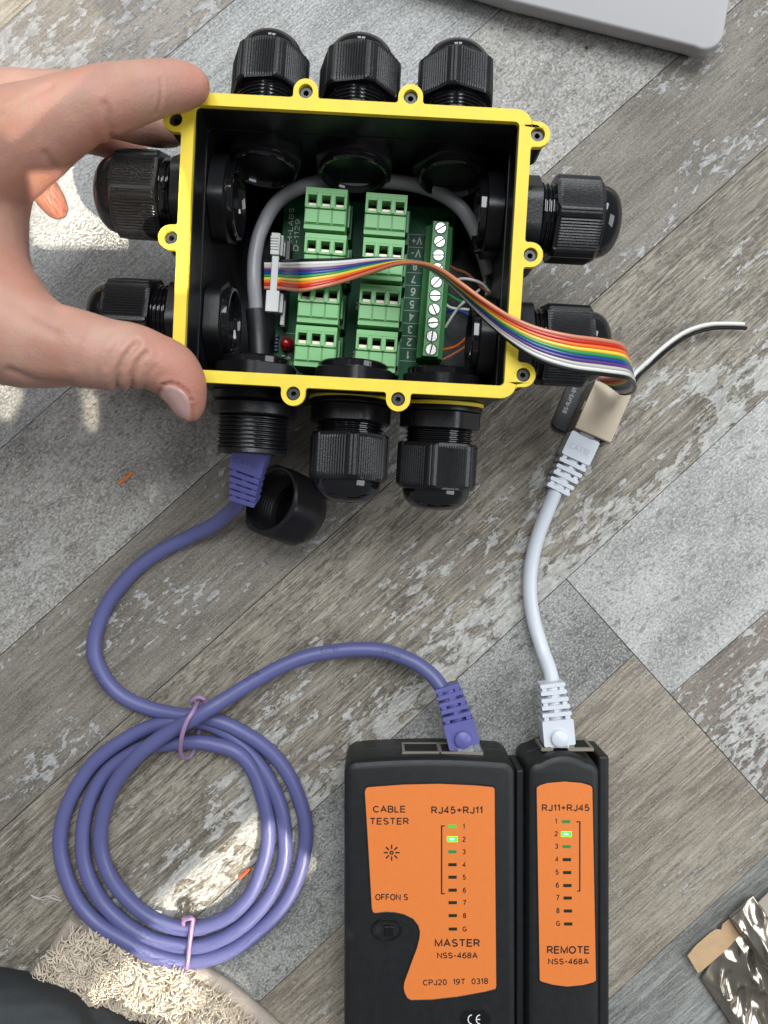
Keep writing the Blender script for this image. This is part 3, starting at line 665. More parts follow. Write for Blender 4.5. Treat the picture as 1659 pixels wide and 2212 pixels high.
# red lamp, small resistor
p = bl(618, 741, ZP + 6)
make("indicator_lamp", cap(lathe([(3.0, 0), (3.0, 1), (2.5, 1.2), (2.5, 5)] + [(2.5 * math.cos(R(a)), 5 + 2.5 * math.sin(R(a))) for a in range(10, 90, 10)], 32), 32).xf(Matrix.Translation((p.x, p.y, ZP))), M_red, pcb)
p = bl(596, 742, ZP + 1)
res = Geo()
for k in range(5): res.join(tube([Vector((p.x + .2, p.y - 3 + k * 1.4, ZP + .9)), Vector((p.x + .2, p.y - 2.2 + k * 1.4, ZP + .9))], 0.9, 12))
make("coil_component", res, mat("blue_component", (0.05, 0.07, 0.12), .4), pcb)
# white latched header connector that grips the ribbon
ca, cb = bl(595, 500, ZP + 10), bl(590, 690, ZP + 10)
cm_ = (bl(598, 528, ZP + 11) + bl(590, 660, ZP + 11)) / 2
rc_, MRC = root("ribbon_connector", "pale grey latching connector that clamps the rainbow ribbon at the left side of the board", "connector", M=M_PCB)
tx = lambda px, py, z: bl(px, py, z)
def cbox(px0, py0, px1, py1, z0, z1):
    a = bl(px0, py1, z1); b = bl(px1, py0, z1); return box(min(a.x, b.x), max(a.x, b.x), min(a.y, b.y), max(a.y, b.y), z0, z1)
make("header_shroud", cbox(606, 520, 628, 706, ZP + .02, ZP + 8.5), mat("shroud_black", (.02, .02, .02), .4), rc_, bevel=.2)
make("strain_relief", cbox(582, 553, 603, 631, ZP + 12.6, ZP + 14.4), M_conn, rc_, bevel=.4)
make("connector_body", cbox(584, 548, 603, 636, ZP + .5, ZP + 10.6), M_conn, rc_, bevel=.3)
for (a, b_, s) in ((503, 553, 1), (628, 676, -1)):
    lt = cbox(583 if s > 0 else 572, a, 606 if s > 0 else 604, b_ - 4, ZP + 11.5, ZP + 14.6)
    lt.join(cbox(587, a + 5, 613, b_ - 2, ZP + 4, ZP + 11.6))
    lo = make("latch_lever", lt, M_conn, rc_, bevel=.35)
    for k in range(5):
        y = a + 8 + k * 6 if s > 0 else b_ - 12 - k * 6
        if s > 0: make("grip_ridge", cbox(584, y, 602, y + 2.2, ZP + 14.6, ZP + 15.1), M_conn, lo, bevel=.1)
    make("lever_arm", cbox(604, a + 20 if s > 0 else a + 22, 617, b_ + (0 if s > 0 else 26), ZP + 2, ZP + 9), M_conn, rc_, bevel=.3)

# ------------------------------------------------------------------ grey cable inside the box
gc, MG = root("grey_cable", "grey round cable curving across the inside of the black box", "cable", loc=W(700, 500, 10))
pth = spline(WP([(560, 800, 30), (559, 770, 30), (556, 720, 30), (553, 668, 31), (549, 610, 33), (551, 550, 33), (567, 490, 33), (600, 436, 35), (655, 402, 38), (730, 389, 40), (830, 391, 41), (920, 405, 41), (985, 440, 39), (1022, 490, 37), (1044, 550, 35), (1056, 592, 33)]), 8)
make("sheath", tube(pth, 2.75, 20), M_grey, gc, M=MG)
hs_ = spline([W(561, 800, 30), W(561, 775, 30), W(558, 720, 30), W(553, 668, 31)], 6)
make("heat_shrink", tube(hs_, 3.7, 20, rr=lambda t: 4.1), M_shrink, gc, M=MG)
make("heat_shrink", tube(spline([W(548, 825, 31), W(560, 800, 31), W(561, 772, 30)], 6), 4.3, 20, rr=lambda t: 4.4 - .6 * t), M_shrink, gc, M=MG)
core = [("copper", [(1056, 590, 29), (1075, 610, 33), (1072, 636, 35), (1050, 628, 35), (1010, 592, 34), (985, 582, 32), (966, 572, 28)]),
        ("white", [(1060, 592, 29), (1076, 618, 34), (1066, 640, 34), (1040, 612, 36), (1000, 602, 35), (975, 612, 31), (962, 620, 27)]),
        ("white", [(1050, 592, 29), (1045, 615, 32), (1020, 640, 34), (1000, 655, 33), (985, 672, 30), (962, 707, 26)]),
        ("green", [(1054, 592, 28), (1058, 630, 30), (1035, 655, 30), (1000, 652, 30), (975, 640, 28), (960, 632, 25)]),
        ("white", [(1048, 592, 28), (1050, 640, 29), (1035, 672, 29), (1005, 668, 31), (975, 665, 29), (958, 652, 26)]),
        ("blue", [(1052, 594, 27), (1056, 650, 28), (1050, 690, 30), (1030, 694, 31), (1005, 676, 31), (975, 671, 28), (955, 678, 25)]),
        ("orange", [(1046, 592, 27), (1054, 660, 26), (1045, 690, 28), (1015, 722, 30), (985, 748, 28), (950, 757, 25)]),
        ("brown", [(1044, 594, 26), (1052, 660, 26), (1038, 700, 28), (1012, 742, 29), (980, 765, 27), (946, 782, 24)])]
for i, (c, pts) in enumerate(core): make("wire", tube(spline(WP(pts), 7), 0.55, 8), WM[c], gc, M=MG, label="thin %s wire splayed out to the screw terminals" % c)

# ------------------------------------------------------------------ rainbow ribbon
rb, MR = root("ribbon_cable", "rainbow ten-wire ribbon cable arching out over the yellow rim to the metal jack", "ribbon cable", loc=W(1000, 600, 30))
K = spline(WP([(572, 561, 33.5), (590, 561, 34.5), (612, 561, 36), (638, 560, 46), (662, 559, 51), (730, 559, 51.5), (800, 557, 53), (860, 560, 57), (910, 572, 62), (950, 594, 68), (995, 637, 75), (1045, 688, 80), (1100, 738, 84), (1160, 778, 86), (1230, 802, 86), (1300, 812, 84), (1350, 819, 80), (1366, 826, 70), (1372, 836, 55), (1370, 846, 38), (1356, 852, 26), (1342, 851, 22)]), 8)
B = spline(WP([(572, 625, 33.5), (590, 625, 34.5), (612, 626, 36), (638, 630, 46), (662, 629, 51), (730, 613, 52), (800, 590, 58), (860, 571, 66), (910, 569, 73), (950, 581, 79), (995, 611, 84), (1045, 647, 86), (1100, 681, 88), (1160, 706, 89), (1230, 722, 89), (1300, 731, 87), (1338, 740, 83), (1352, 757, 73), (1358, 790, 56), (1340, 812, 38), (1312, 817, 26), (1292, 815, 22)]), 8)
for i, (nm, c) in enumerate(WIRES):
    t = (i + 0.5) / 10
    pth = [a.lerp(b, t) for a, b in zip(K, B)]
    make("wire", tube(pth, 0.69, 10), WM[nm], rb, M=MR, label="%s wire of the ribbon" % nm)
lw = [(1352, 832, 26), (1362, 826, 30), (1374, 806, 26), (1400, 782, 17), (1440, 746, 10), (1485, 716, 7), (1530, 702, 6), (1570, 700, 5), (1608, 701, 4)]
make("loose_wire", tube(spline(WP([(x - 1, y - 1, z + 1.0) for x, y, z in lw]), 8), 0.85, 12), WM['white'], rb, M=MR, label="white wire split off and pointing to the right")
make("loose_wire", tube(spline(WP([(x + 4, y + 8, z - .6) for x, y, z in lw]), 8), 0.8, 12), WM['black'], rb, M=MR, label="black wire split off beside the white one")

# ------------------------------------------------------------------ metal network jack on its small board
ja, jb = W(1290, 829, 15), W(1250, 950, 15)                   # axis of the jack along the picture
o_ = W(1300, 890, 0); dirv = (W(1236, 735 + 200, 15) - W(1290, 829, 15)); jang = math.degrees(math.atan2(dirv.x, -dirv.y))
jang = 23.5
MJ = Matrix.Translation(W(1281, 898, 0)) @ Matrix.Rotation(R(-jang), 4, 'Z')
jk, _ = root("network_jack", "beige metal shielded network jack on a small black board, rainbow ribbon at its far end", "network jack", M=MJ)
make("shield", box(-8.1, 8.1, -11, 10.5, 2.2, 15.8), M_nickel, jk, bevel=.5, seg=3)
make("tab", box(-8.35, -8.0, -3, 1, 6, 15.0), M_nickel, jk); make("tab", box(8.0, 8.35, -4, -1, 6, 14.5), M_nickel, jk)
make("jack_board", plate(rrect(-15.5, 9.5, -11.5, 15.5, 3.0), (), 0.5, 2.1), M_black, jk, bevel=.15)
make("solder_row", box(-7, 8, 10.5, 12.8, 2.1, 7), M_whitebit, jk, bevel=.3)
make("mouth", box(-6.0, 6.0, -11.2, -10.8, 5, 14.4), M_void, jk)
make("printed_lettering", text("BS-RJ45-01", 11.5, 1.8, 0).xf(place(-12.2, 1.5, 2.16, 90)), M_silk, jk, smooth=0)

# ------------------------------------------------------------------ patch cables
def boot(parent, Mw, PM, m, bend=0, tab=True, emb=None, nr=5, lab=None):
    """strain relief boot: local +y goes to the cable, z up; plug sticks out towards -y"""
    T = PM.inverted() @ Mw
    def add(nm, g, mm, par=parent, **k):
        g.xf(T); return make(nm, g, mm, par, **k)
    g = plate(rrect(-6.3, 6.3, -5.2, 5.2, .8), (), -4.6, 4.6)
    b = add("boot", g, m, bevel=.6, seg=3)
    if lab: b['label'] = lab
    ribs = Geo()
    for i in range(nr):
        t = (i + 1) / nr; y = 5.2 + (i + .55) * 2.9; w = 6.1 - 1.0 * t; hh = 4.6 - .9 * t; xo = bend * (t ** 1.6)
        rg = plate(rrect(-w, w, y - .2, y + 1.45, .5, 3), (), -hh, hh).xf(Matrix.Translation((xo, 0, 0)) @ Matrix.Translation((0, y, 0)) @ Matrix.Rotation(R(-bend * 2.6 * t), 4, 'Z') @ Matrix.Translation((0, -y, 0)))
        r_ = add("rib", rg, m, b, bevel=.45, seg=3)
        xs = (-w + 1.6, w - 1.6) if i % 2 == 0 else (0,)
        if i < 4 or nr > 4:
            for x in xs: ribs.join(box(x + xo - 1.0, x + xo + 1.0, y - 1.7, y + .3, -hh + .5, hh - .35))
    core_ = tube(spline([Vector((bend * ((k / 5) ** 1.6), 4 + k * 3.1, 0)) for k in range(6)], 3), 3.2, 16)
    add("rib_bridge", ribs, m, b, bevel=.3); add("neck", core_, m, b)
    if tab:
        tb_ = lathe([(3.4, -7.5), (3.6, -3), (3.6, 4.9), (3.3, 5.9), (2.2, 6.5), (0.02, 6.7)], 32, lambda a, r, z: r).xf(Matrix.Translation((0, -2.0, 0)))
        add("release_bump", tb_.join(box(-3.55, 3.55, -6.2, -2, -1, 4.7)), m, b, bevel=0)
    if emb:
        e = text(emb, 9.2, 2.6, 0.01); add("embossed_lettering", Geo().join(e, place(0, 0.6, 4.72, 180)), mat("boot_relief_shade", tuple(c * .8 for c in m.node_tree.nodes['Principled BSDF'].inputs['Base Color'].default_value[:3]), .5), b, smooth=0)  # flat letters in a darker boot tone, relief shade put into colour
        fr = plate(rrect(-5.4, 5.4, -1.6, 2.8, .2, 1), [rrect(-5.15, 5.15, -1.35, 2.55, .2, 1)], 4.5, 4.68); add("embossed_frame", fr, m, b)
    pl = add("plug", plate(rrect(-5.85, 5.85, -12.5, -5.0, .3, 2), (), -4.0, 3.9), M_clear, parent, bevel=.2)
    add("latch", box(-3.1, 3.1, -11.0, -5.0, 4.1, 5.0), M_clear, pl, bevel=.2)
    for k in range(8): add("contact", box(-4.2 + k * 1.08, -3.7 + k * 1.08, -12.3, -9.5, 3.85, 4.02), M_cream, pl)
    return b
def boot_matrix(px, py, z, qx, qy, zq):
    a, b = W(px, py, z), W(qx, qy, zq); y = (b - a).normalized(); x = y.cross(Vector((0, 0, 1))).normalized(); zz = x.cross(y)
    M = Matrix((x, y, zz)).transposed().to_4x4(); M.translation = a; return M

wc, MWc = root("patch_cable", "short white network patch cable from the metal jack down to the remote tester", "cable", loc=W(1160, 1300, 0))
wp = [(1217, 1030, 10), (1200, 1062, 9), (1180, 1110, 7), (1160, 1165, 5), (1147, 1225, 3.6), (1145, 1285, 3.2), (1154, 1345, 3.4), (1172, 1405, 6), (1188, 1450, 11), (1195, 1490, 15), (1197, 1540, 17)]
make("cable_jacket", tube(spline(WP(wp), 9), 3.0, 24), M_white, wc, M=MWc)
boot(wc, boot_matrix(1249, 969, 9.5, 1217, 1037, 9), MWc, M_white, bend=0.8, tab=False, emb="CAT5E")
boot(wc, boot_matrix(1202, 1577, 17, 1195, 1500, 17), MWc, M_white, bend=-0.5)

uc, MU = root("patch_cable", "long purple network cable coiled and tied, running from the box to the master tester", "cable", loc=W(400, 1800, 0))
up = [(528, 1040, 30), (517, 1085, 22), (490, 1112, 14), (450, 1140, 8), (400, 1163, 4), (345, 1192, 3.2), (290, 1232, 3.1), (242, 1290, 3.0), (212, 1350, 3.0), (203, 1405, 3.0), (220, 1455, 3.0), (262, 1502, 3.2), (320, 1530, 3.8), (380, 1542, 5), (440, 1550, 6),
      (505, 1571, 6), (565, 1608, 5), (618, 1665, 4), (650, 1735, 3.4), (660, 1810, 3.2), (648, 1885, 3.2), (612, 1955, 3.2), (556, 2015, 3.4), (485, 2060, 4), (410, 2077, 5), (335, 2064, 7), (268, 2030, 7), (200, 1985, 4.5), (152, 1915, 3.2), (131, 1830, 3.2), (142, 1745, 3.2), (185, 1672, 3.2), (245, 1612, 3.6), (320, 1572, 4.2), (395, 1556, 5),
      (470, 1572, 3.6), (535, 1622, 3.2), (585, 1690, 3.2), (612, 1770, 3.2), (614, 1850, 3.2), (586, 1930, 3.2), (530, 1995, 3.3), (465, 2034, 3.4), (400, 2043, 3.6), (330, 2030, 4.4), (262, 1990, 4.5), (208, 1930, 3.6), (182, 1860, 3.2), (180, 1790, 3.2), (198, 1720, 3.3), (243, 1656, 4), (310, 1616, 5), (385, 1604, 6),
      (455, 1606, 7), (520, 1632, 7.5), (558, 1690, 5), (576, 1765, 3.6), (577, 1840, 3.3), (553, 1910, 3.3), (515, 1962, 3.3), (463, 1994, 3.3), (405, 2005, 3.3), (345, 1992, 3.4), (288, 1955, 3.4), (243, 1900, 3.3), (218, 1835, 3.4), (222, 1765, 4.5), (250, 1690, 7), (300, 1630, 10), (360, 1585, 12), (430, 1545, 14),
      (495, 1505, 12), (560, 1465, 10), (630, 1430, 9), (700, 1410, 8.5), (770, 1403, 9), (835, 1408, 10), (890, 1428, 12), (932, 1458, 14), (958, 1492, 16), (970, 1520, 17)]
upath = spline(WP(up), 8)
for i, p in enumerate(upath):
    if 30 < i < len(upath) - 25:
        k = .55; p.x += k * noise.noise(Vector((i * .11, 0, 3))); p.y += k * noise.noise(Vector((i * .11, 7, 3)))
jkt = make("cable_jacket", tube(upath, 3.1, 20), M_purple, uc, M=MU)
def wrap_text(s, path, s0, r, h, phi0, flip=False):
    """letters laid round the jacket; s0 = distance along the path where they start"""
    L = [0]
    for a, b in zip(path[:-1], path[1:]): L.append(L[-1] + (b - a).length)
    t = text(s, 0, h, 0.0); x0 = min(v[0] for v in t.v); g = Geo(); g.f = t.f
    for v in t.v:
        q = s0 + (v[0] - x0) * (-1 if flip else 1) + (0 if not flip else 0); i = max(0, min(len(L) - 2, int(np.searchsorted(L, q)) - 1)); f = (q - L[i]) / (L[i + 1] - L[i])
        p = path[i].lerp(path[i + 1], f); d = (path[i + 1] - path[i]).normalized(); side = Vector((0, 0, 1)).cross(d).normalized(); up_ = d.cross(side)
        ph = phi0 + v[1] / r * (-1 if flip else 1); g.v.append(tuple(p + (up_ * math.cos(ph) + side * math.sin(ph)) * (r + .03)))
    return g
Ltot = sum((b - a).length for a, b in zip(upath[:-1], upath[1:]))
M_print = mat("jacket_print", (0.045, 0.045, 0.11), .5)
for (w_, s0_, h_, ph_, fl_) in (("VERIFIED", Ltot - 38, 2.0, .15, False), ("CAT5E", Ltot - 62, 2.0, .5, False), ("VERIFIED", 132, 2.0, -.5, True), ("CAT5E", Ltot - 95, 1.8, .8, False)):
    make("printed_lettering", wrap_text(w_, upath, s0_, 3.1, h_, ph_, fl_), M_print, jkt, M=MU, smooth=0)
boot(uc, boot_matrix(543, 985, 44, 522, 1075, 33), MU, M_purpleb, bend=-1.2, tab=False, emb="CAT5E")
boot(uc, boot_matrix(995, 1580, 17, 976, 1503, 17), MU, M_purpleb, bend=-1.0)
def tie(pts, label, knot):
    o, Mt = root("twist_tie", label, "twist tie", loc=W(pts[0][0], pts[0][1], 0), group="mauve twist ties round the purple coil")
    make("strap", tube(spline(WP(pts), 8), 0.95, 10), M_tie, o, M=Mt)
    for k in knot: make("twisted_end", tube(spline(WP(k), 6), 0.85, 10), M_tie, o, M=Mt)
tie([(430, 1512, 9), (418, 1535, 16), (402, 1562, 18), (392, 1595, 17), (390, 1625, 12), (398, 1636, 8), (412, 1632, 4), (425, 1600, 1), (436, 1545, 1.0), (440, 1518, 4), (436, 1508, 8)],
    "mauve twist tie knotted round the top of the coil near the crossing strands",
    [[(436, 1524, 9), (442, 1512, 12), (428, 1506, 13), (414, 1514, 12), (420, 1524, 10), (438, 1526, 11), (446, 1516, 12), (440, 1530, 9)]])
tie([(396, 1992, 6), (398, 1984, 7.2), (416, 1985, 7.8), (414, 2005, 7.6), (410, 2035, 7.9), (407, 2065, 8.8), (404, 2090, 8), (401, 2101, 4), (402, 2090, 0.9), (408, 2030, 0.9), (408, 1992, 0.9), (402, 1983, 4)],
    "mauve twist tie wrapped straight over the bottom of the coil above the rug", [[(396, 1998, 5.5), (397, 1988, 7.4), (412, 1983, 8.2)]])

# ------------------------------------------------------------------ testers
def tw(px, py, z=28): return W(px, py, z)
tf = lambda x, y: (717 + x * .388, 1659 + y * .388)
def tester(name, label, x0, x1, ytop, r, bulge):
    a, b = tw(x0, ytop), tw(x1, ytop); MT = Matrix.Translation(((a.x + b.x) / 2, a.y, 0))
    t, _ = root(name, label, "cable tester", M=MT, group="cable tester pair"); hw = (b.x - a.x) / 2
    out = [(-hw, -118), (hw, -118), (hw, -r)]
    for i in range(1, 9):
        q = R(90 * i / 9); out.append((hw - r + r * math.cos(q), -r + r * math.sin(q)))
    for i in range(9):
        u = (4 - i) / 4; out.append(((hw - r) * u, bulge * (1 - u * u)))
    for i in range(1, 9):
        q = R(90 + 90 * i / 9); out.append((-hw + r + r * math.cos(q), -r + r * math.sin(q)))
    out.append((-hw, -r))
    return t, MT, hw, out
def loft(out, zs):                                  # stacked insets of one outline
    g = Geo(); n = len(out)
    cx = 0; cy = sum(p[1] for p in out) / n
    P = [Vector(p) for p in out]
    if area2(out) < 0: P = P[::-1]
    nr = []
    for i in range(n):
        d = (P[(i + 1) % n] - P[i - 1]).normalized(); nr.append(Vector((-d.y, d.x)))
    for z, ins in zs:
        for i in range(n): q = P[i] + nr[i] * ins; g.v.append((q.x, q.y, z))
    for j in range(len(zs) - 1):
        for i in range(n):
            k = (i + 1) % n; g.f.append((j * n + i, j * n + k, (j + 1) * n + k, (j + 1) * n + i))
    return cap(g, n)
prof = [(0.3, 1.2), (1.5, 0.2), (3, 0), (13.6, 0), (13.8, 0.25), (14.1, 0.25), (14.3, 0), (24.6, 0.15), (26.2, 0.5), (27.3, 1.2), (27.9, 2.3), (28.1, 3.6)]
def label_geo(pts, M, z0=28.05, z1=28.35):
    Mi = M.inverted(); return plate([tuple((Mi @ tw(*tf(*p), z1))[:2]) for p in pts], (), z0, z1)
def ring_lip(pts, M, z, r=0.28):
    Mi = M.inverted(); P = [Mi @ tw(*tf(*p), z) for p in pts]; return tube(P + [P[0]], r, 6, caps=False)
def smooth_pts(pts, per=4):
    return pts
tm, MT1, hw1, o1 = tester("cable_tester", "wide black cable tester with orange MASTER label, purple cable plugged in", 742, 1116, 1643, 5.5, 1.2)
make("body", loft(o1, prof), M_tester, tm, smooth=28)
L1 = [(180, 130), (185, 112), (200, 102), (400, 87), (600, 83), (800, 92), (892, 101), (905, 107), (909, 120), (910, 300), (918, 1212), (912, 1230), (850, 1246), (700, 1273), (560, 1289), (440, 1292), (418, 1280), (402, 1250), (396, 1220), (400, 1190), (440, 1080), (470, 1000), (483, 950), (487, 910), (478, 875), (450, 840), (400, 815), (350, 804), (300, 801), (240, 808), (226, 802), (219, 780), (200, 450)]
make("label_plate", label_geo(L1, MT1), M_orange, tm, bevel=.08, seg=1)
make("label_lip", ring_lip(L1, MT1, 28.1, .42), M_tester, tm)
L2 = [(1136, 112), (1140, 101), (1160, 90), (1200, 78), (1295, 70), (1390, 78), (1435, 91), (1449, 101), (1453, 114), (1473, 1176), (1470, 1186), (1455, 1194), (1400, 1209), (1310, 1218), (1230, 1208), (1172, 1192), (1157, 1186), (1153, 1176)]
tr_, MT2, hw2, o2 = tester("cable_tester", "narrow black remote tester with orange REMOTE label, white cable plugged in", 1138, 1298, 1645, 5.0, 3.0)
make("body", loft(o2, prof), M_tester, tr_, smooth=28)
make("label_plate", label_geo(L2, MT2), M_orange, tr_, bevel=.08, seg=1)
make("label_lip", ring_lip(L2, MT2, 28.1, .42), M_tester, tr_)
make("side_rail", box(hw2 + .02, hw2 + 4.6, -118, 1.0, 3, 24).xf(Matrix.Identity(4)), M_tester, tr_, bevel=1.4, seg=3)
make("side_rail", box(-hw2 - 3.3, -hw2 - .02, -118, -5.0, 3, 23), M_tester, tr_, bevel=.9, seg=3)
make("side_rail", box(hw1 + .02, hw1 + .45, -118, -6, 3, 21), M_tester, tm, bevel=.1, seg=3)
ZL = 28.42
def put(g, s, px, py, wpx, hpx, M, rot=0, bold=.02):
    c = M.inverted() @ tw(px, py, ZL); k = (H - ZL) / F
    g.join(text(s, wpx * k if wpx else 0, hpx * k, bold), place(c.x, c.y, ZL - .02, rot))
def rect(g, px0, py0, px1, py1, M, z0=28.3, z1=ZL):
    a = M.inverted() @ tw(px0, py1, z1); b = M.inverted() @ tw(px1, py0, z1); g.join(box(a.x, b.x, a.y, b.y, z0, z1))
ink = Geo()
put(ink, "CABLE", 841, 1748, 71, 15, MT1); put(ink, "TESTER", 841, 1774, 85, 15, MT1); put(ink, "RJ45+RJ11", 987, 1750, 111, 16, MT1); put(ink, "OFFON S", 846, 1938, 71, 14, MT1, bold=.01)
put(ink, "MASTER", 988, 2037, 98, 17, MT1, bold=.025); put(ink, "NSS-468A", 988, 2064, 88, 13, MT1); put(ink, "CPJ20  19T  0318", 984, 2121, 141, 13, MT1, 1.5, bold=.005)
ys = [1785, 1813, 1840, 1868, 1895, 1923, 1950, 1978, 2007]
for y, s in zip(ys, "12345678G"): put(ink, s, 1002 + (y - 1785) * .008, y, 0, 11.5, MT1)
rect(ink, 952.5, 1783, 955.5, 1932, MT1); rect(ink, 955.6, 1783, 961, 1785.5, MT1); rect(ink, 955.6, 1929.5, 961, 1932, MT1)
c = MT1.inverted() @ tw(846, 1842, ZL); ink.join(plate(circle(c.x, c.y, .85, 16), [circle(c.x, c.y, .33, 10)], 28.3, ZL))
for k in range(8):
    ink.join(box(-.28, .28, 1.45, 3.15, 28.3, ZL), Matrix.Translation((c.x, c.y, 0)) @ Matrix.Rotation(R(45 * k), 4, 'Z'))
make("printed_lettering", ink, M_ink, tm, smooth=0)
ink = Geo()
put(ink, "RJ11+RJ45", 1222, 1745, 103, 15, MT2); put(ink, "REMOTE", 1228, 2052, 93, 17, MT2, bold=.025); put(ink, "NSS-468A", 1228, 2077, 88, 13, MT2)
yr = [1775, 1802, 1829, 1857, 1885, 1913, 1940, 1968, 1996]
for y, s in zip(yr, "12345678G"): put(ink, s, 1201 + (y - 1775) * .022, y - 1, 0, 11.5, MT2)
rect(ink, 1251, 1774, 1254, 1926, MT2); rect(ink, 1245, 1774, 1250.9, 1776.5, MT2); rect(ink, 1247, 1923.5, 1250.9, 1926, MT2)
make("printed_lettering", ink, M_ink, tr_, smooth=0)
for j, (yy, x, M, t) in enumerate([(ys, 977, MT1, tm), (yr, 1223, MT2, tr_)]):
    for i, y in enumerate(yy):
        dx = (y - yy[0]) * (.006 if j == 0 else .02); g = Geo()
        big = 1.8 if i == 1 else 0  # bright window drawn larger, its halo put into the shape
        rect(g, x + dx - 9 - big, y - 3.3 - big, x + dx + 9 + big, y + 3.3 + big, M, 28.2, ZL)
        m_ = M_ledon if i == 1 else (M_ledmid if i == 0 and j == 0 else M_leddim if (i == 2 or i == 0) else M_ledoff)
        LASTLED = make("indicator_window", g, m_, t, smooth=0, **({'label': 'indicator window glowing bright green'} if i == 1 else {}))
        if i == 1:
            g = Geo(); rect(g, x + dx - 6.5, y - 2.4, x + dx + 4.5, y + 2.0, M, 28.3, ZL + .06); make("glowing_core", g, M_ledcore, LASTLED, smooth=0)
# slide switch, CE oval
c = MT1.inverted() @ tw(835, 2008, 28)
ov = lambda rx, ry, n=40: [(c.x + rx * math.cos(2 * math.pi * i / n), c.y + ry * math.sin(2 * math.pi * i / n)) for i in range(n)]
sw = make("slide_switch", plate(ov(6.1, 4.4), [ov(5.4, 3.7)], 28.0, 28.6), M_gloss, tm, bevel=.15)
make("slot", plate(rrect(c.x - 4.3, c.x + 3.2, c.y - 1.5, c.y + 1.5, .3), (), 28.08, 28.2), M_void, sw)
make("slider", box(c.x - .9, c.x + 2.6, c.y - 1.9, c.y + 1.9, 28.1, 29.6), M_gloss, sw, bevel=.25)
c = MT1.inverted() @ tw(1027, 2201, 28)
ce_ = make("mark_oval", plate(ov(6.0, 4.0), (), 28.08, 28.3), M_gloss, tm, bevel=.1)
g = Geo()
for cx_, bar in ((-1.6, 0), (1.6, 1)):
    pts = [(c.x + cx_ + 1.5 * math.cos(R(a)), c.y + 1.9 * math.sin(R(a))) for a in range(80, 281, 12)] + [(c.x + cx_ + 1.1 * math.cos(R(a)), c.y + 1.5 * math.sin(R(a))) for a in range(280, 79, -12)]
    g.join(plate(pts, (), 28.3, 28.36))
    if bar: g.join(box(c.x + cx_ - 1.2, c.x + cx_ + .2, c.y - .2, c.y + .2, 28.3, 28.37))
make("printed_mark", g, M_whitebit, ce_, smooth=0)
# sockets in the end faces
def socket(t, M, cx_, w, z0, z1, y=1.25):
    c = M.inverted() @ W(cx_, 1620, (z0 + z1) / 2); x = c.x
    f = plate([(x - w / 2, z0), (x + w / 2, z0), (x + w / 2, z1), (x - w / 2, z1)], [[(x - w / 2 + 1.1, z0 + 1.1), (x + w / 2 - 1.1, z0 + 1.1), (x + w / 2 - 1.1, z1 - 1.1), (x - w / 2 + 1.1, z1 - 1.1)]], -y - .45, -y + .8)
    Rm = Matrix(((1, 0, 0, 0), (0, 0, -1, 0), (0, 1, 0, 0), (0, 0, 0, 1)))
    s = make("socket", f.xf(Rm), M_sock, t, smooth=0)
    make("socket_mouth", box(x - w / 2 + 1.15, x + w / 2 - 1.15, y - .9, y + .12, z0 + 1.15, z1 - 1.15), M_void, s, smooth=0)  # solid black block painted as the dark of the uncut hole
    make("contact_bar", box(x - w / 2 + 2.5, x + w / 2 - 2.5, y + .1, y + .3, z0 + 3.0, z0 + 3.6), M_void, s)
M_sock = mat("socket_frame", (0.30, 0.27, 0.22), .4, metal=.5)
socket(tm, MT1, 909, 15.5, 9.5, 22.5); socket(tm, MT1, 993, 17.5, 9.5, 22.5, 1.2); socket(tr_, MT2, 1218, 21, 9, 22, 3.0)

# ------------------------------------------------------------------ loose cap nut on the floor
ax = Vector((-0.60, 0.30, 0.74)).normalized(); xx = ax.orthogonal().normalized(); yy_ = ax.cross(xx)
MC = Matrix((xx, yy_, ax)).transposed().to_4x4(); MC.translation = W(622, 1096, 18)
cn, _ = root("cap_nut", "loose black gland nut lying open side up on the floor below the box", "nut", M=MC)
def capr(a, r, z): return r if r < 12.8 else min(hexr(a, 14.2), r)
pr_ = [(4, -12), (9, -12), (12.6, -9.5), (13.6, -7), (14.8, -5.5), (15.6, -3), (15.6, 8), (15.2, 9.6), (13.6, 10.2), (12.6, 10.0)]
zz = 9.6
while zz > -2: pr_ += [(12.3, zz), (11.7, zz - .5), (12.3, zz - 1.0)]; zz -= 1.4
pr_ += [(11.6, -4), (10.8, -6), (9.4, -6.2)]
make("shell", lathe(pr_, 72, capr).join(cap(lathe([(9.5, -6.2), (.01, -6.4)], 24), 24, False, True)), M_black, cn, smooth=30)
make("seal_insert", lathe([(10.6, -5.8), (10.2, -3.6), (8.4, -3.4), (7.8, -5.6)], 48), M_gloss, cn)
make("moulding_nib", tube([Vector((-4, 1, -5.8)), Vector((1.5, 2.2, -3.6))], .6, 8), M_gloss, cn)

# ------------------------------------------------------------------ laptop corner
lp = [(700, -160), (1075, -8), (1200, 33), (1350, 70), (1500, 101)]
out = [(640, -900)] + [(700, -133), (1105, 0), (1500, 98)]
for a in range(0, 91, 10): out.append((1523 + 42 * math.cos(R(103 - a * 1.06)), 64 + 41 * math.sin(R(103 - a * 1.06))))
out += [(1579, -10), (1700, -900)]
pts = [tuple(W(x, y, 14)[:2]) for x, y in out]
lt_, ML = root("laptop", "closed silver laptop, only its rounded corner showing at the top of the picture", "laptop", loc=(W(1400, -100, 0)))
make("shell", loft(pts, [(2.0, 3.4), (5.0, 2.0), (8.5, .8), (11.5, .2), (12.8, 0), (13.6, .25), (14.0, 0.9)]), M_alu, lt_, M=ML, smooth=50)
cxm = sum(p[0] for p in pts) / len(pts); cym = sum(p[1] for p in pts) / len(pts)
make("base_pan", plate([(p[0] + (cxm - p[0]) * .16, p[1] + (cym - p[1]) * .16) for p in pts], (), 0.9, 1.9), M_black, lt_, M=ML)
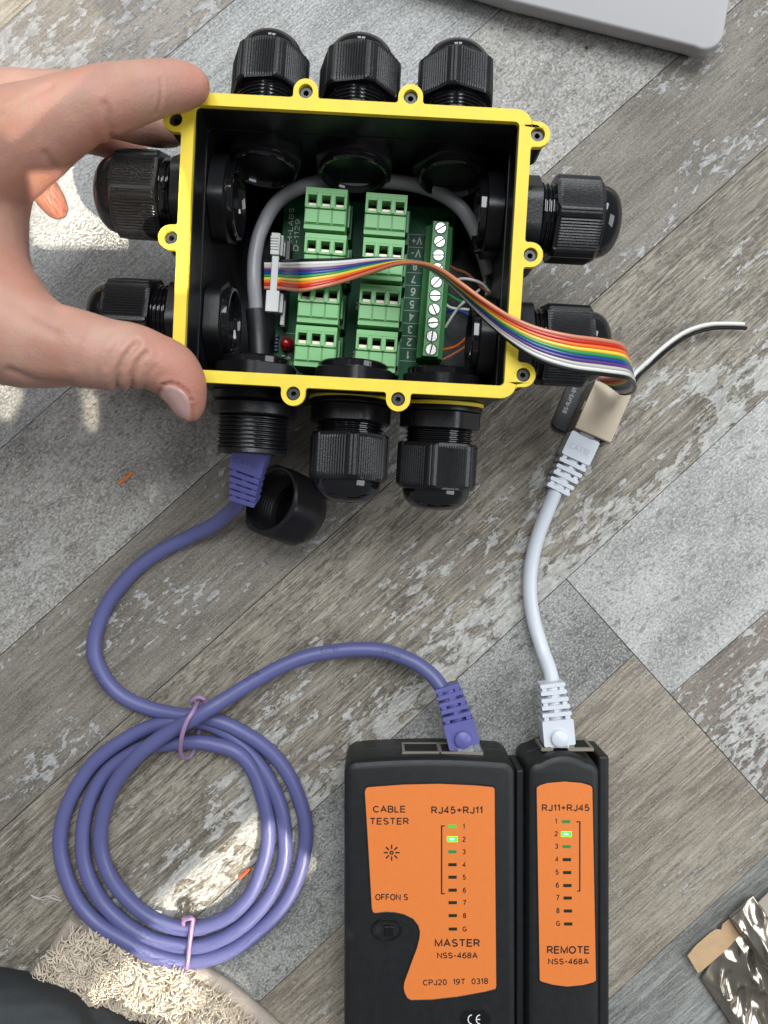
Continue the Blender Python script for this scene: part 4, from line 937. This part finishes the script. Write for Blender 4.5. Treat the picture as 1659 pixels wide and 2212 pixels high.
make("rubber_foot", cap(lathe([(6, 0), (6, 1.2)], 24), 24).xf(Matrix.Translation(W(1480, 20, 0))), M_black, lt_, M=ML)

# ------------------------------------------------------------------ packaging
def crumple(poly, nx, ny, amp, z0, seed, ridge=None):
    """grid over a 4-sided px patch"""
    g = Geo(); A, Bq, C_, D = [Vector(p) for p in poly]
    for j in range(ny + 1):
        for i in range(nx + 1):
            u, v = i / nx, j / ny; p = (A * (1 - u) + Bq * u) * (1 - v) + (D * (1 - u) + C_ * u) * v
            q = W(p.x, p.y, 0); e = min(1, 8 * min(u, v, 1 - v, 1 - u) + .15)
            h1 = noise.noise(Vector((q.x * .07, q.y * .045, seed))); h2 = abs(noise.noise(Vector((q.x * .12 + 5, q.y * .06, seed + 4))))
            z = z0 + amp * e * (0.9 + h1 - 1.3 * h2 + .10 * noise.noise(Vector((q.x * .3, q.y * .2, seed))))
            if ridge: z += ridge(u, v)
            g.v.append((q.x, q.y, max(z, .35)))
    for j in range(ny):
        for i in range(nx): a = j * (nx + 1) + i; g.f.append((a, a + 1, a + nx + 2, a + nx + 1))
    g.f = [f[::-1] for f in g.f]
    return g
pk, MPk = root("foil_bag", "crumpled silver foil bag with a copper coloured edge lying on the floor at the right", "bag", loc=W(1640, 2120, 0))
film = crumple([(1508, 2106), (1588, 1986), (1800, 2180), (1690, 2380)], 70, 90, 6.5, 1.2, 1.0)
make("film", film, M_foil, pk, M=MPk, smooth=60).modifiers.new("thickness", 'SOLIDIFY').thickness = 0.00012
flap = crumple([(1560, 1965), (1612, 1918), (1800, 2130), (1740, 2230)], 60, 60, 7.5, 4.5, 9.0, lambda u, v: 5 * math.exp(-((v - .35) / .12) ** 2))
make("folded_edge", flap, M_foil, pk, M=MPk, smooth=60).modifiers.new("thickness", 'SOLIDIFY').thickness = 0.00012
ks = [(1487, 2068), (1505, 2046), (1537, 2018), (1550, 2010), (1560, 2012), (1563, 2000), (1578, 1988), (1600, 2024), (1575, 2052), (1516, 2103), (1510, 2106)]
make("copper_strip", plate([tuple(W(x, y, 5)[:2]) for x, y in ks], (), 3.6, 4.0), M_kraft, pk, M=MPk, bevel=.15)
cf = crumple([(1608, 1945), (1665, 1890), (1800, 2010), (1690, 2060)], 30, 30, 2.0, 6.5, 3.0)
solo("cloth", "beige woven cloth scrap tucked behind the foil bag", "cloth", cf, mat("beige_cloth", (.36, .32, .26), .9, noise_amt=.2, noise_scale=1500, bump=.6, bump_scale=2500), smooth=60)

# ------------------------------------------------------------------ rug and trouser leg
rg, MRg = root("rug", "cream shaggy rug with a flat hem at the lower left corner of the picture", "rug", loc=W(300, 2150, 0))
hem = [(165, 1985), (230, 2010), (420, 2060), (480, 2110), (560, 2180), (640, 2260), (500, 2500), (-100, 2400), (60, 2130), (110, 2070)]
make("backing", plate([tuple(W(x, y, 2)[:2]) for x, y in hem], (), .3, 2.2), M_hem, rg, M=MRg, bevel=.8, seg=3)
make("hem", tube(spline(WP([(165, 1985, 2.4), (140, 2022, 2.6), (112, 2068, 2.6), (60, 2130, 2.4), (0, 2200, 2)]), 6), 3.2, 12), M_hem, rg, M=MRg)
make("hem", tube(spline(WP([(405, 2092, 2.4), (455, 2112, 2.6), (520, 2160, 2.6), (580, 2212, 2.4), (640, 2270, 2)]), 6), 3.4, 12), M_hem, rg, M=MRg)
shag_poly = [(165, 2012), (215, 2008), (290, 2045), (400, 2085), (450, 2128), (520, 2180), (600, 2260), (420, 2330), (150, 2260), (100, 2100)]
def inside(x, y, P):
    c = False; j = len(P) - 1
    for i in range(len(P)):
        if (P[i][1] > y) != (P[j][1] > y) and x < (P[j][0] - P[i][0]) * (y - P[i][1]) / (P[j][1] - P[i][1]) + P[i][0]: c = not c
        j = i
    return c
yarn = Geo(); rnd = random.Random(5); cnt = 0
while cnt < 6500:
    x, y = rnd.uniform(90, 600), rnd.uniform(2000, 2260)
    if not inside(x, y, shag_poly): continue
    cnt += 1
    p = W(x, y, 2); th_ = 2.2 * math.pi * noise.noise(Vector((p.x * .09, p.y * .09, 1))) * 1.6 + rnd.uniform(-.6, .6); L0 = rnd.uniform(3, 7.5); d = Vector((math.cos(th_), math.sin(th_), 0)); z1 = rnd.uniform(3, 7.5)
    side = d.cross(Vector((0, 0, 1))) * rnd.uniform(-2.2, 2.2)
    P = [p, p + d * L0 * .25 + Vector((0, 0, z1)), p + d * L0 * .65 + side + Vector((0, 0, z1 + rnd.uniform(-.5, 1.5))), p + d * L0 + side * .6 + Vector((0, 0, z1 - rnd.uniform(0, 3)))]
    yarn.join(tube(spline(P, 2), .5, 5, rr=lambda t, q=rnd.uniform(.22, .62): q * (1.05 - .55 * t)))
make("pile", yarn, M_yarn, rg, M=MRg, smooth=80, kind='stuff')
# dark trouser leg, a soft rounded mound of cloth
tg = Geo(); nx, ny = 90, 50
for j in range(ny + 1):
    for i in range(nx + 1):
        px = -140 + 800 * i / nx; v = j / ny
        e = 2093 + (0 if px < 20 else 0) + (px - 0) * .02 + 34 * max(0, (px - 40) / 60 if px < 100 else 1) * (1 if px > 40 else 0) * .0 
        e = np.interp(px, [-140, 0, 60, 130, 175, 195, 235, 290, 370, 470, 560, 660], [2088, 2088, 2098, 2118, 2138, 2155, 2165, 2190, 2200, 2212, 2226, 2250])
        py = e + v * 260
        dmm = v * 260 / 5.0; top = 34 * (1 - math.exp(-dmm / 9.0)) * (1 - .45 * min(1, max(0, (px - 150) / 300)))
        fold = -7 * math.exp(-((px - 185 - v * 120) / 26) ** 2) * min(1, v * 6) + 1.2 * noise.noise(Vector((px * .02, py * .03, 0)))
        tg.v.append(tuple(W(px, py, max(.5, 1.5 + top + fold))))
for j in range(ny):
    for i in range(nx): a = j * (nx + 1) + i; tg.f.append((a, a + nx + 1, a + nx + 2, a + 1))
solo("trouser_leg", "charcoal grey trouser leg of the kneeling photographer over the rug", "trousers", tg, M_trouser, smooth=80)

# ------------------------------------------------------------------ small litter on the floor
solo("wire_snippet", "curved orange scrap of wire insulation left of the purple plug", "wire snippet", tube(spline(WP([(257, 1044, .8), (268, 1036, .9), (278, 1028, .9), (286, 1019, .8)]), 5), .75, 8), M_orwire)
solo("wire_snippet", "short red scrap of wire insulation inside the purple coil", "wire snippet", tube(WP([(517, 1896, .9), (541, 1876, .9)]), .85, 8), M_redwire)
solo("wire_snippet", "small white scrap of insulation against the inner edge of the coil", "wire snippet", tube(spline(WP([(322, 1974, 1), (335, 1970, 1.2), (350, 1972, 1)]), 5), .8, 8), M_whitebit)
solo("hair", "thin curved dark hair on the sunlit floor inside the coil", "hair", tube(spline(WP([(512, 1828, .2), (530, 1826, .2), (548, 1836, .2), (558, 1856, .3), (545, 1874, .3)]), 6), .09, 5), M_hair)
solo("lint_thread", "wispy grey thread of lint left of the coil", "lint", tube(spline(WP([(66, 1934, .3), (85, 1940, .5), (102, 1936, .8), (118, 1942, .5), (134, 1946, .4)]), 6), .35, 6).join(tube(spline(WP([(70, 1938, .3), (92, 1944, .4), (112, 1934, .5), (130, 1940, .4)]), 6), .25, 6)), M_lint)
solo("paint_chip", "tiny yellow speck on the floor beside the purple plug above the tester", "speck", plate([tuple(W(x, y)[:2]) for x, y in ((972, 1472), (984, 1464), (982, 1474), (974, 1478))], (), .05, .5), M_yellow)
solo("crumb", "tiny dark crumb on the pale stone plank under the laptop", "crumb", cap(lathe([(.3, 0.05), (.6, .3), (.5, .8), (.2, 1)], 8), 8).xf(Matrix.Translation(W(1267, 104, 0))), M_hair)

# ------------------------------------------------------------------ hand
def build_hand():
    chains = [   # px, py, z, radius in px at that height
        # index finger (bent, tip pressing the gasket corner)
        [(412, 186, 88, 42), (385, 186, 89, 52), (340, 191, 92, 57), (290, 202, 95, 64), (232, 216, 98, 71), (170, 236, 99, 76), (105, 268, 98, 88), (40, 300, 95, 105), (-60, 350, 88, 130)],
        # thumb
        [(408, 880, 86, 33), (404, 862, 87, 42), (392, 828, 89, 54), (368, 798, 91, 61), (330, 780, 93, 62), (285, 768, 94, 70), (230, 765, 95, 77), (165, 752, 95, 84), (90, 742, 93, 96), (20, 715, 90, 118), (-70, 670, 84, 150)],
        # web and palm
        [(-60, 350, 88, 130), (-75, 450, 84, 128), (-80, 550, 82, 134), (-70, 670, 84, 150)],
        [(40, 300, 92, 100), (-10, 380, 84, 66), (-30, 460, 80, 70), (-30, 540, 80, 78), (-20, 610, 84, 92), (20, 700, 90, 110)],
        # middle finger, reaching round the back of the box corner
        [(372, 292, 50, 26), (340, 282, 56, 36), (300, 268, 62, 42), (240, 250, 68, 46), (160, 232, 76, 56), (70, 222, 82, 66), (-30, 250, 84, 90)],
        # ring finger
        [(300, 330, 34, 22), (270, 320, 40, 33), (225, 300, 46, 38), (150, 280, 56, 44), (60, 270, 68, 58), (-30, 300, 76, 80)],
        # little finger, free end pointing down
        [(125, 455, 46, 20), (120, 446, 47, 27), (108, 428, 50, 31), (85, 395, 55, 34), (50, 350, 62, 40), (0, 310, 70, 60), (-60, 320, 76, 80)],
        # wrist and forearm
        [(-150, 545, 84, 130), (-240, 590, 86, 150), (-420, 660, 90, 165), (-800, 800, 95, 190)],
        # back knuckles seen behind the index finger
        [(150, 205, 80, 48), (60, 215, 82, 58), (-40, 250, 84, 80)],
    ]
    g = Geo()
    ico = bmesh.new(); bmesh.ops.create_icosphere(ico, subdivisions=3, radius=1.0); iv = [v.co.copy() for v in ico.verts]; ifc = [tuple(v.index for v in f.verts) for f in ico.faces]; ico.free()
    for ch in chains:
        pts = []
        for (x, y, z, r) in ch: pts.append((W(x, y, z), r * (H - z) / F))
        P = spline([p for p, r in pts], 8); rs = []
        for i in range(len(pts) - 1):
            for k in range(8): rs.append(pts[i][1] * (1 - k / 8) + pts[i + 1][1] * k / 8)
        rs.append(pts[-1][1])
        for p, r in zip(P, rs): g.add([p + v * r for v in iv], ifc)
    me = bpy.data.meshes.new("tmp"); me.from_pydata([(p[0] * S, p[1] * S, p[2] * S) for p in g.v], [], g.f)
    o = bpy.data.objects.new("tmp", me); COL.objects.link(o)
    m = o.modifiers.new("r", 'REMESH'); m.mode = 'VOXEL'; m.voxel_size = 0.00085
    m2 = o.modifiers.new("s", 'SMOOTH'); m2.factor = 0.5; m2.iterations = 14
    dg = bpy.context.evaluated_depsgraph_get(); dg.update()
    out = bpy.data.meshes.new_from_object(o.evaluated_get(dg)); bpy.data.objects.remove(o); bpy.data.meshes.remove(me)
    # creases: lines on the picture plane pressed into the skin where it faces up
    n = len(out.vertices); co = np.empty(n * 3); out.vertices.foreach_get('co', co); co = co.reshape(-1, 3) * 1000
    no = np.empty(n * 3); out.vertices.foreach_get('normal', no); no = no.reshape(-1, 3)
    zk = F / (H - co[:, 2]); px = CX + co[:, 0] * zk; py = CY - co[:, 1] * zk
    def seg(pts, width, depth, top=60, bulge=0.0):
        nonlocal co
        dmin = np.full(n, 1e9)
        for (x0, y0), (x1, y1) in zip(pts[:-1], pts[1:]):
            vx, vy = x1 - x0, y1 - y0; t = np.clip(((px - x0) * vx + (py - y0) * vy) / (vx * vx + vy * vy), 0, 1)
            dmin = np.minimum(dmin, np.hypot(px - x0 - t * vx, py - y0 - t * vy))
        w = np.exp(-(dmin / width) ** 2) * np.clip((co[:, 2] - top) / 8, 0, 1)
        co -= no * (w * depth)[:, None]
        if bulge: co += no * (np.exp(-((dmin - 2.6 * width) / (1.7 * width)) ** 2) * np.clip((co[:, 2] - top) / 8, 0, 1) * bulge)[:, None]
    seg([(347, 172), (350, 195), (347, 220), (338, 246)], 3.0, 0.40, 80, .10)          # index, first joint
    seg([(225, 225), (233, 244), (235, 265), (240, 292)], 6, 0.42, 80, .2)              # index, second joint
    seg([(236, 296), (262, 296), (300, 284)], 4, 0.5, 75, .15)
    seg([(98, 332), (106, 346), (116, 362)], 8, 0.5, 70, .1)
    seg([(296, 742), (272, 768), (258, 798), (251, 828), (258, 852)], 5.5, 1.0, 80, .5)  # thumb knuckle folds
    seg([(316, 762), (298, 782), (286, 812), (283, 850)], 4.5, 0.75, 80, .4)
    seg([(262, 738), (240, 764), (230, 792)], 4.5, 0.35, 80, .15)
    seg([(334, 792), (318, 815), (310, 850)], 4.0, 0.30, 80, .18)
    seg([(232, 722), (214, 752), (206, 790), (212, 826)], 6, 0.22, 80, .08)
    seg([(185, 702), (168, 742), (160, 790)], 8, 0.25, 80, .05)
    seg([(0, 640), (60, 690), (120, 720)], 10, 0.5, 70, .1)
    seg([(20, 800), (80, 825), (150, 832)], 8, 0.6, 70, .2)
    seg([(-40, 275), (0, 250), (60, 212), (110, 186)], 5, 0.5, 70, .1)
    ring_ = [(x, y) for x, y in ((352, 830), (368, 827), (386, 833), (405, 848), (413, 864))]
    seg(ring_, 3.0, 0.5, 80, .3); seg([(352, 830), (341, 848), (339, 862), (344, 876)], 3.0, 0.45, 80, .25); seg([(413, 864), (417, 890), (416, 915)], 3.0, .5, 80, .2)
    rr_ = np.random.RandomState(3)
    for k in range(26):                                                                   # fine lines over the knuckles and the web
        x0, y0 = rr_.uniform(225, 345), rr_.uniform(740, 840); seg([(x0, y0), (x0 - 6 + rr_.uniform(-3, 3), y0 + rr_.uniform(8, 18))], 1.6, .10, 80)
    for k in range(22):
        x0, y0 = rr_.uniform(10, 210), rr_.uniform(600, 740); seg([(x0, y0), (x0 + rr_.uniform(12, 34), y0 + rr_.uniform(4, 26))], 2.4, .12, 70)
    for k in range(14):
        x0, y0 = rr_.uniform(60, 230), rr_.uniform(200, 320); seg([(x0, y0), (x0 + rr_.uniform(-6, 6), y0 + rr_.uniform(10, 26))], 2.4, .10, 70)
    fl = np.zeros(n)
    for (x, y, rad, am) in ((420, 180, 60, .45), (400, 860, 80, .55), (120, 450, 60, .8), (330, 770, 55, .3), (250, 250, 70, .22), (230, 310, 60, .5), (70, 560, 90, .2), (360, 800, 60, .3)):
        fl = np.maximum(fl, am * np.exp(-((px - x) ** 2 + (py - y) ** 2) / (rad * rad)))
    at_ = out.attributes.new('flush', 'FLOAT', 'POINT'); at_.data.foreach_set('value', fl)
    out.vertices.foreach_set('co', (co / 1000).ravel()); out.update()
    out.polygons.foreach_set('use_smooth', [True] * len(out.polygons)); out.materials.clear(); out.materials.append(M_skin)
    return out
hm = build_hand(); base = W(150, 500, 0)
hm.transform(Matrix.Translation(-base * S)); hand = bpy.data.objects.new("hand", hm); COL.objects.link(hand); hand.location = base * S
hand['label'] = "bare left hand reaching in from the left, gripping the box between thumb and index finger"; hand['category'] = "hand"
# thumbnail: patch of the thumb surface lifted off
from mathutils.bvhtree import BVHTree
bv = BVHTree.FromPolygons([v.co.copy() for v in hm.vertices], [tuple(p.vertices) for p in hm.polygons])
npoly = [(356, 834), (368, 832), (384, 838), (402, 852), (409, 866), (412, 890), (412, 916), (404, 917), (388, 905), (362, 887), (345, 873), (343, 860), (347, 846)]
def nailgeo():
    g = Geo(); cxn = sum(p[0] for p in npoly) / len(npoly); cyn = sum(p[1] for p in npoly) / len(npoly); rings = 7; n = len(npoly) * 3
    sp = spline([Vector((x, y, 0)) for x, y in npoly + [npoly[0]]], 3)[:-1]
    cen = None; pts = []
    for j in range(rings + 1):
        t = j / rings
        for q in sp:
            x, y = cxn + (q.x - cxn) * t, cyn + (q.y - cyn) * t
            o = (Vector((0, 0, H)) - base) * S; d = (W(x, y, 0) - Vector((0, 0, H))).normalized()
            hit, nn_, _, _ = bv.ray_cast(o, d)
            if hit is None or hit.z < 0.06: hit = pts[-len(sp)] if len(pts) >= len(sp) else Vector((0, 0, .08)); nn_ = Vector((0, 0, 0))
            pts.append(hit + Vector((0, 0, 0.00035 * (1 - t ** 4) + 0.0001)))
    g.v = [(base + p / S) for p in pts]; g.v = [tuple(p) for p in g.v]; m = len(sp)
    for j in range(rings):
        for i in range(m): k = (i + 1) % m; g.f.append((j * m + i, j * m + k, (j + 1) * m + k, (j + 1) * m + i)[::-1])
    return g
nail = make("fingernail", nailgeo(), M_nail, hand, M=Matrix.Translation(base), smooth=80)
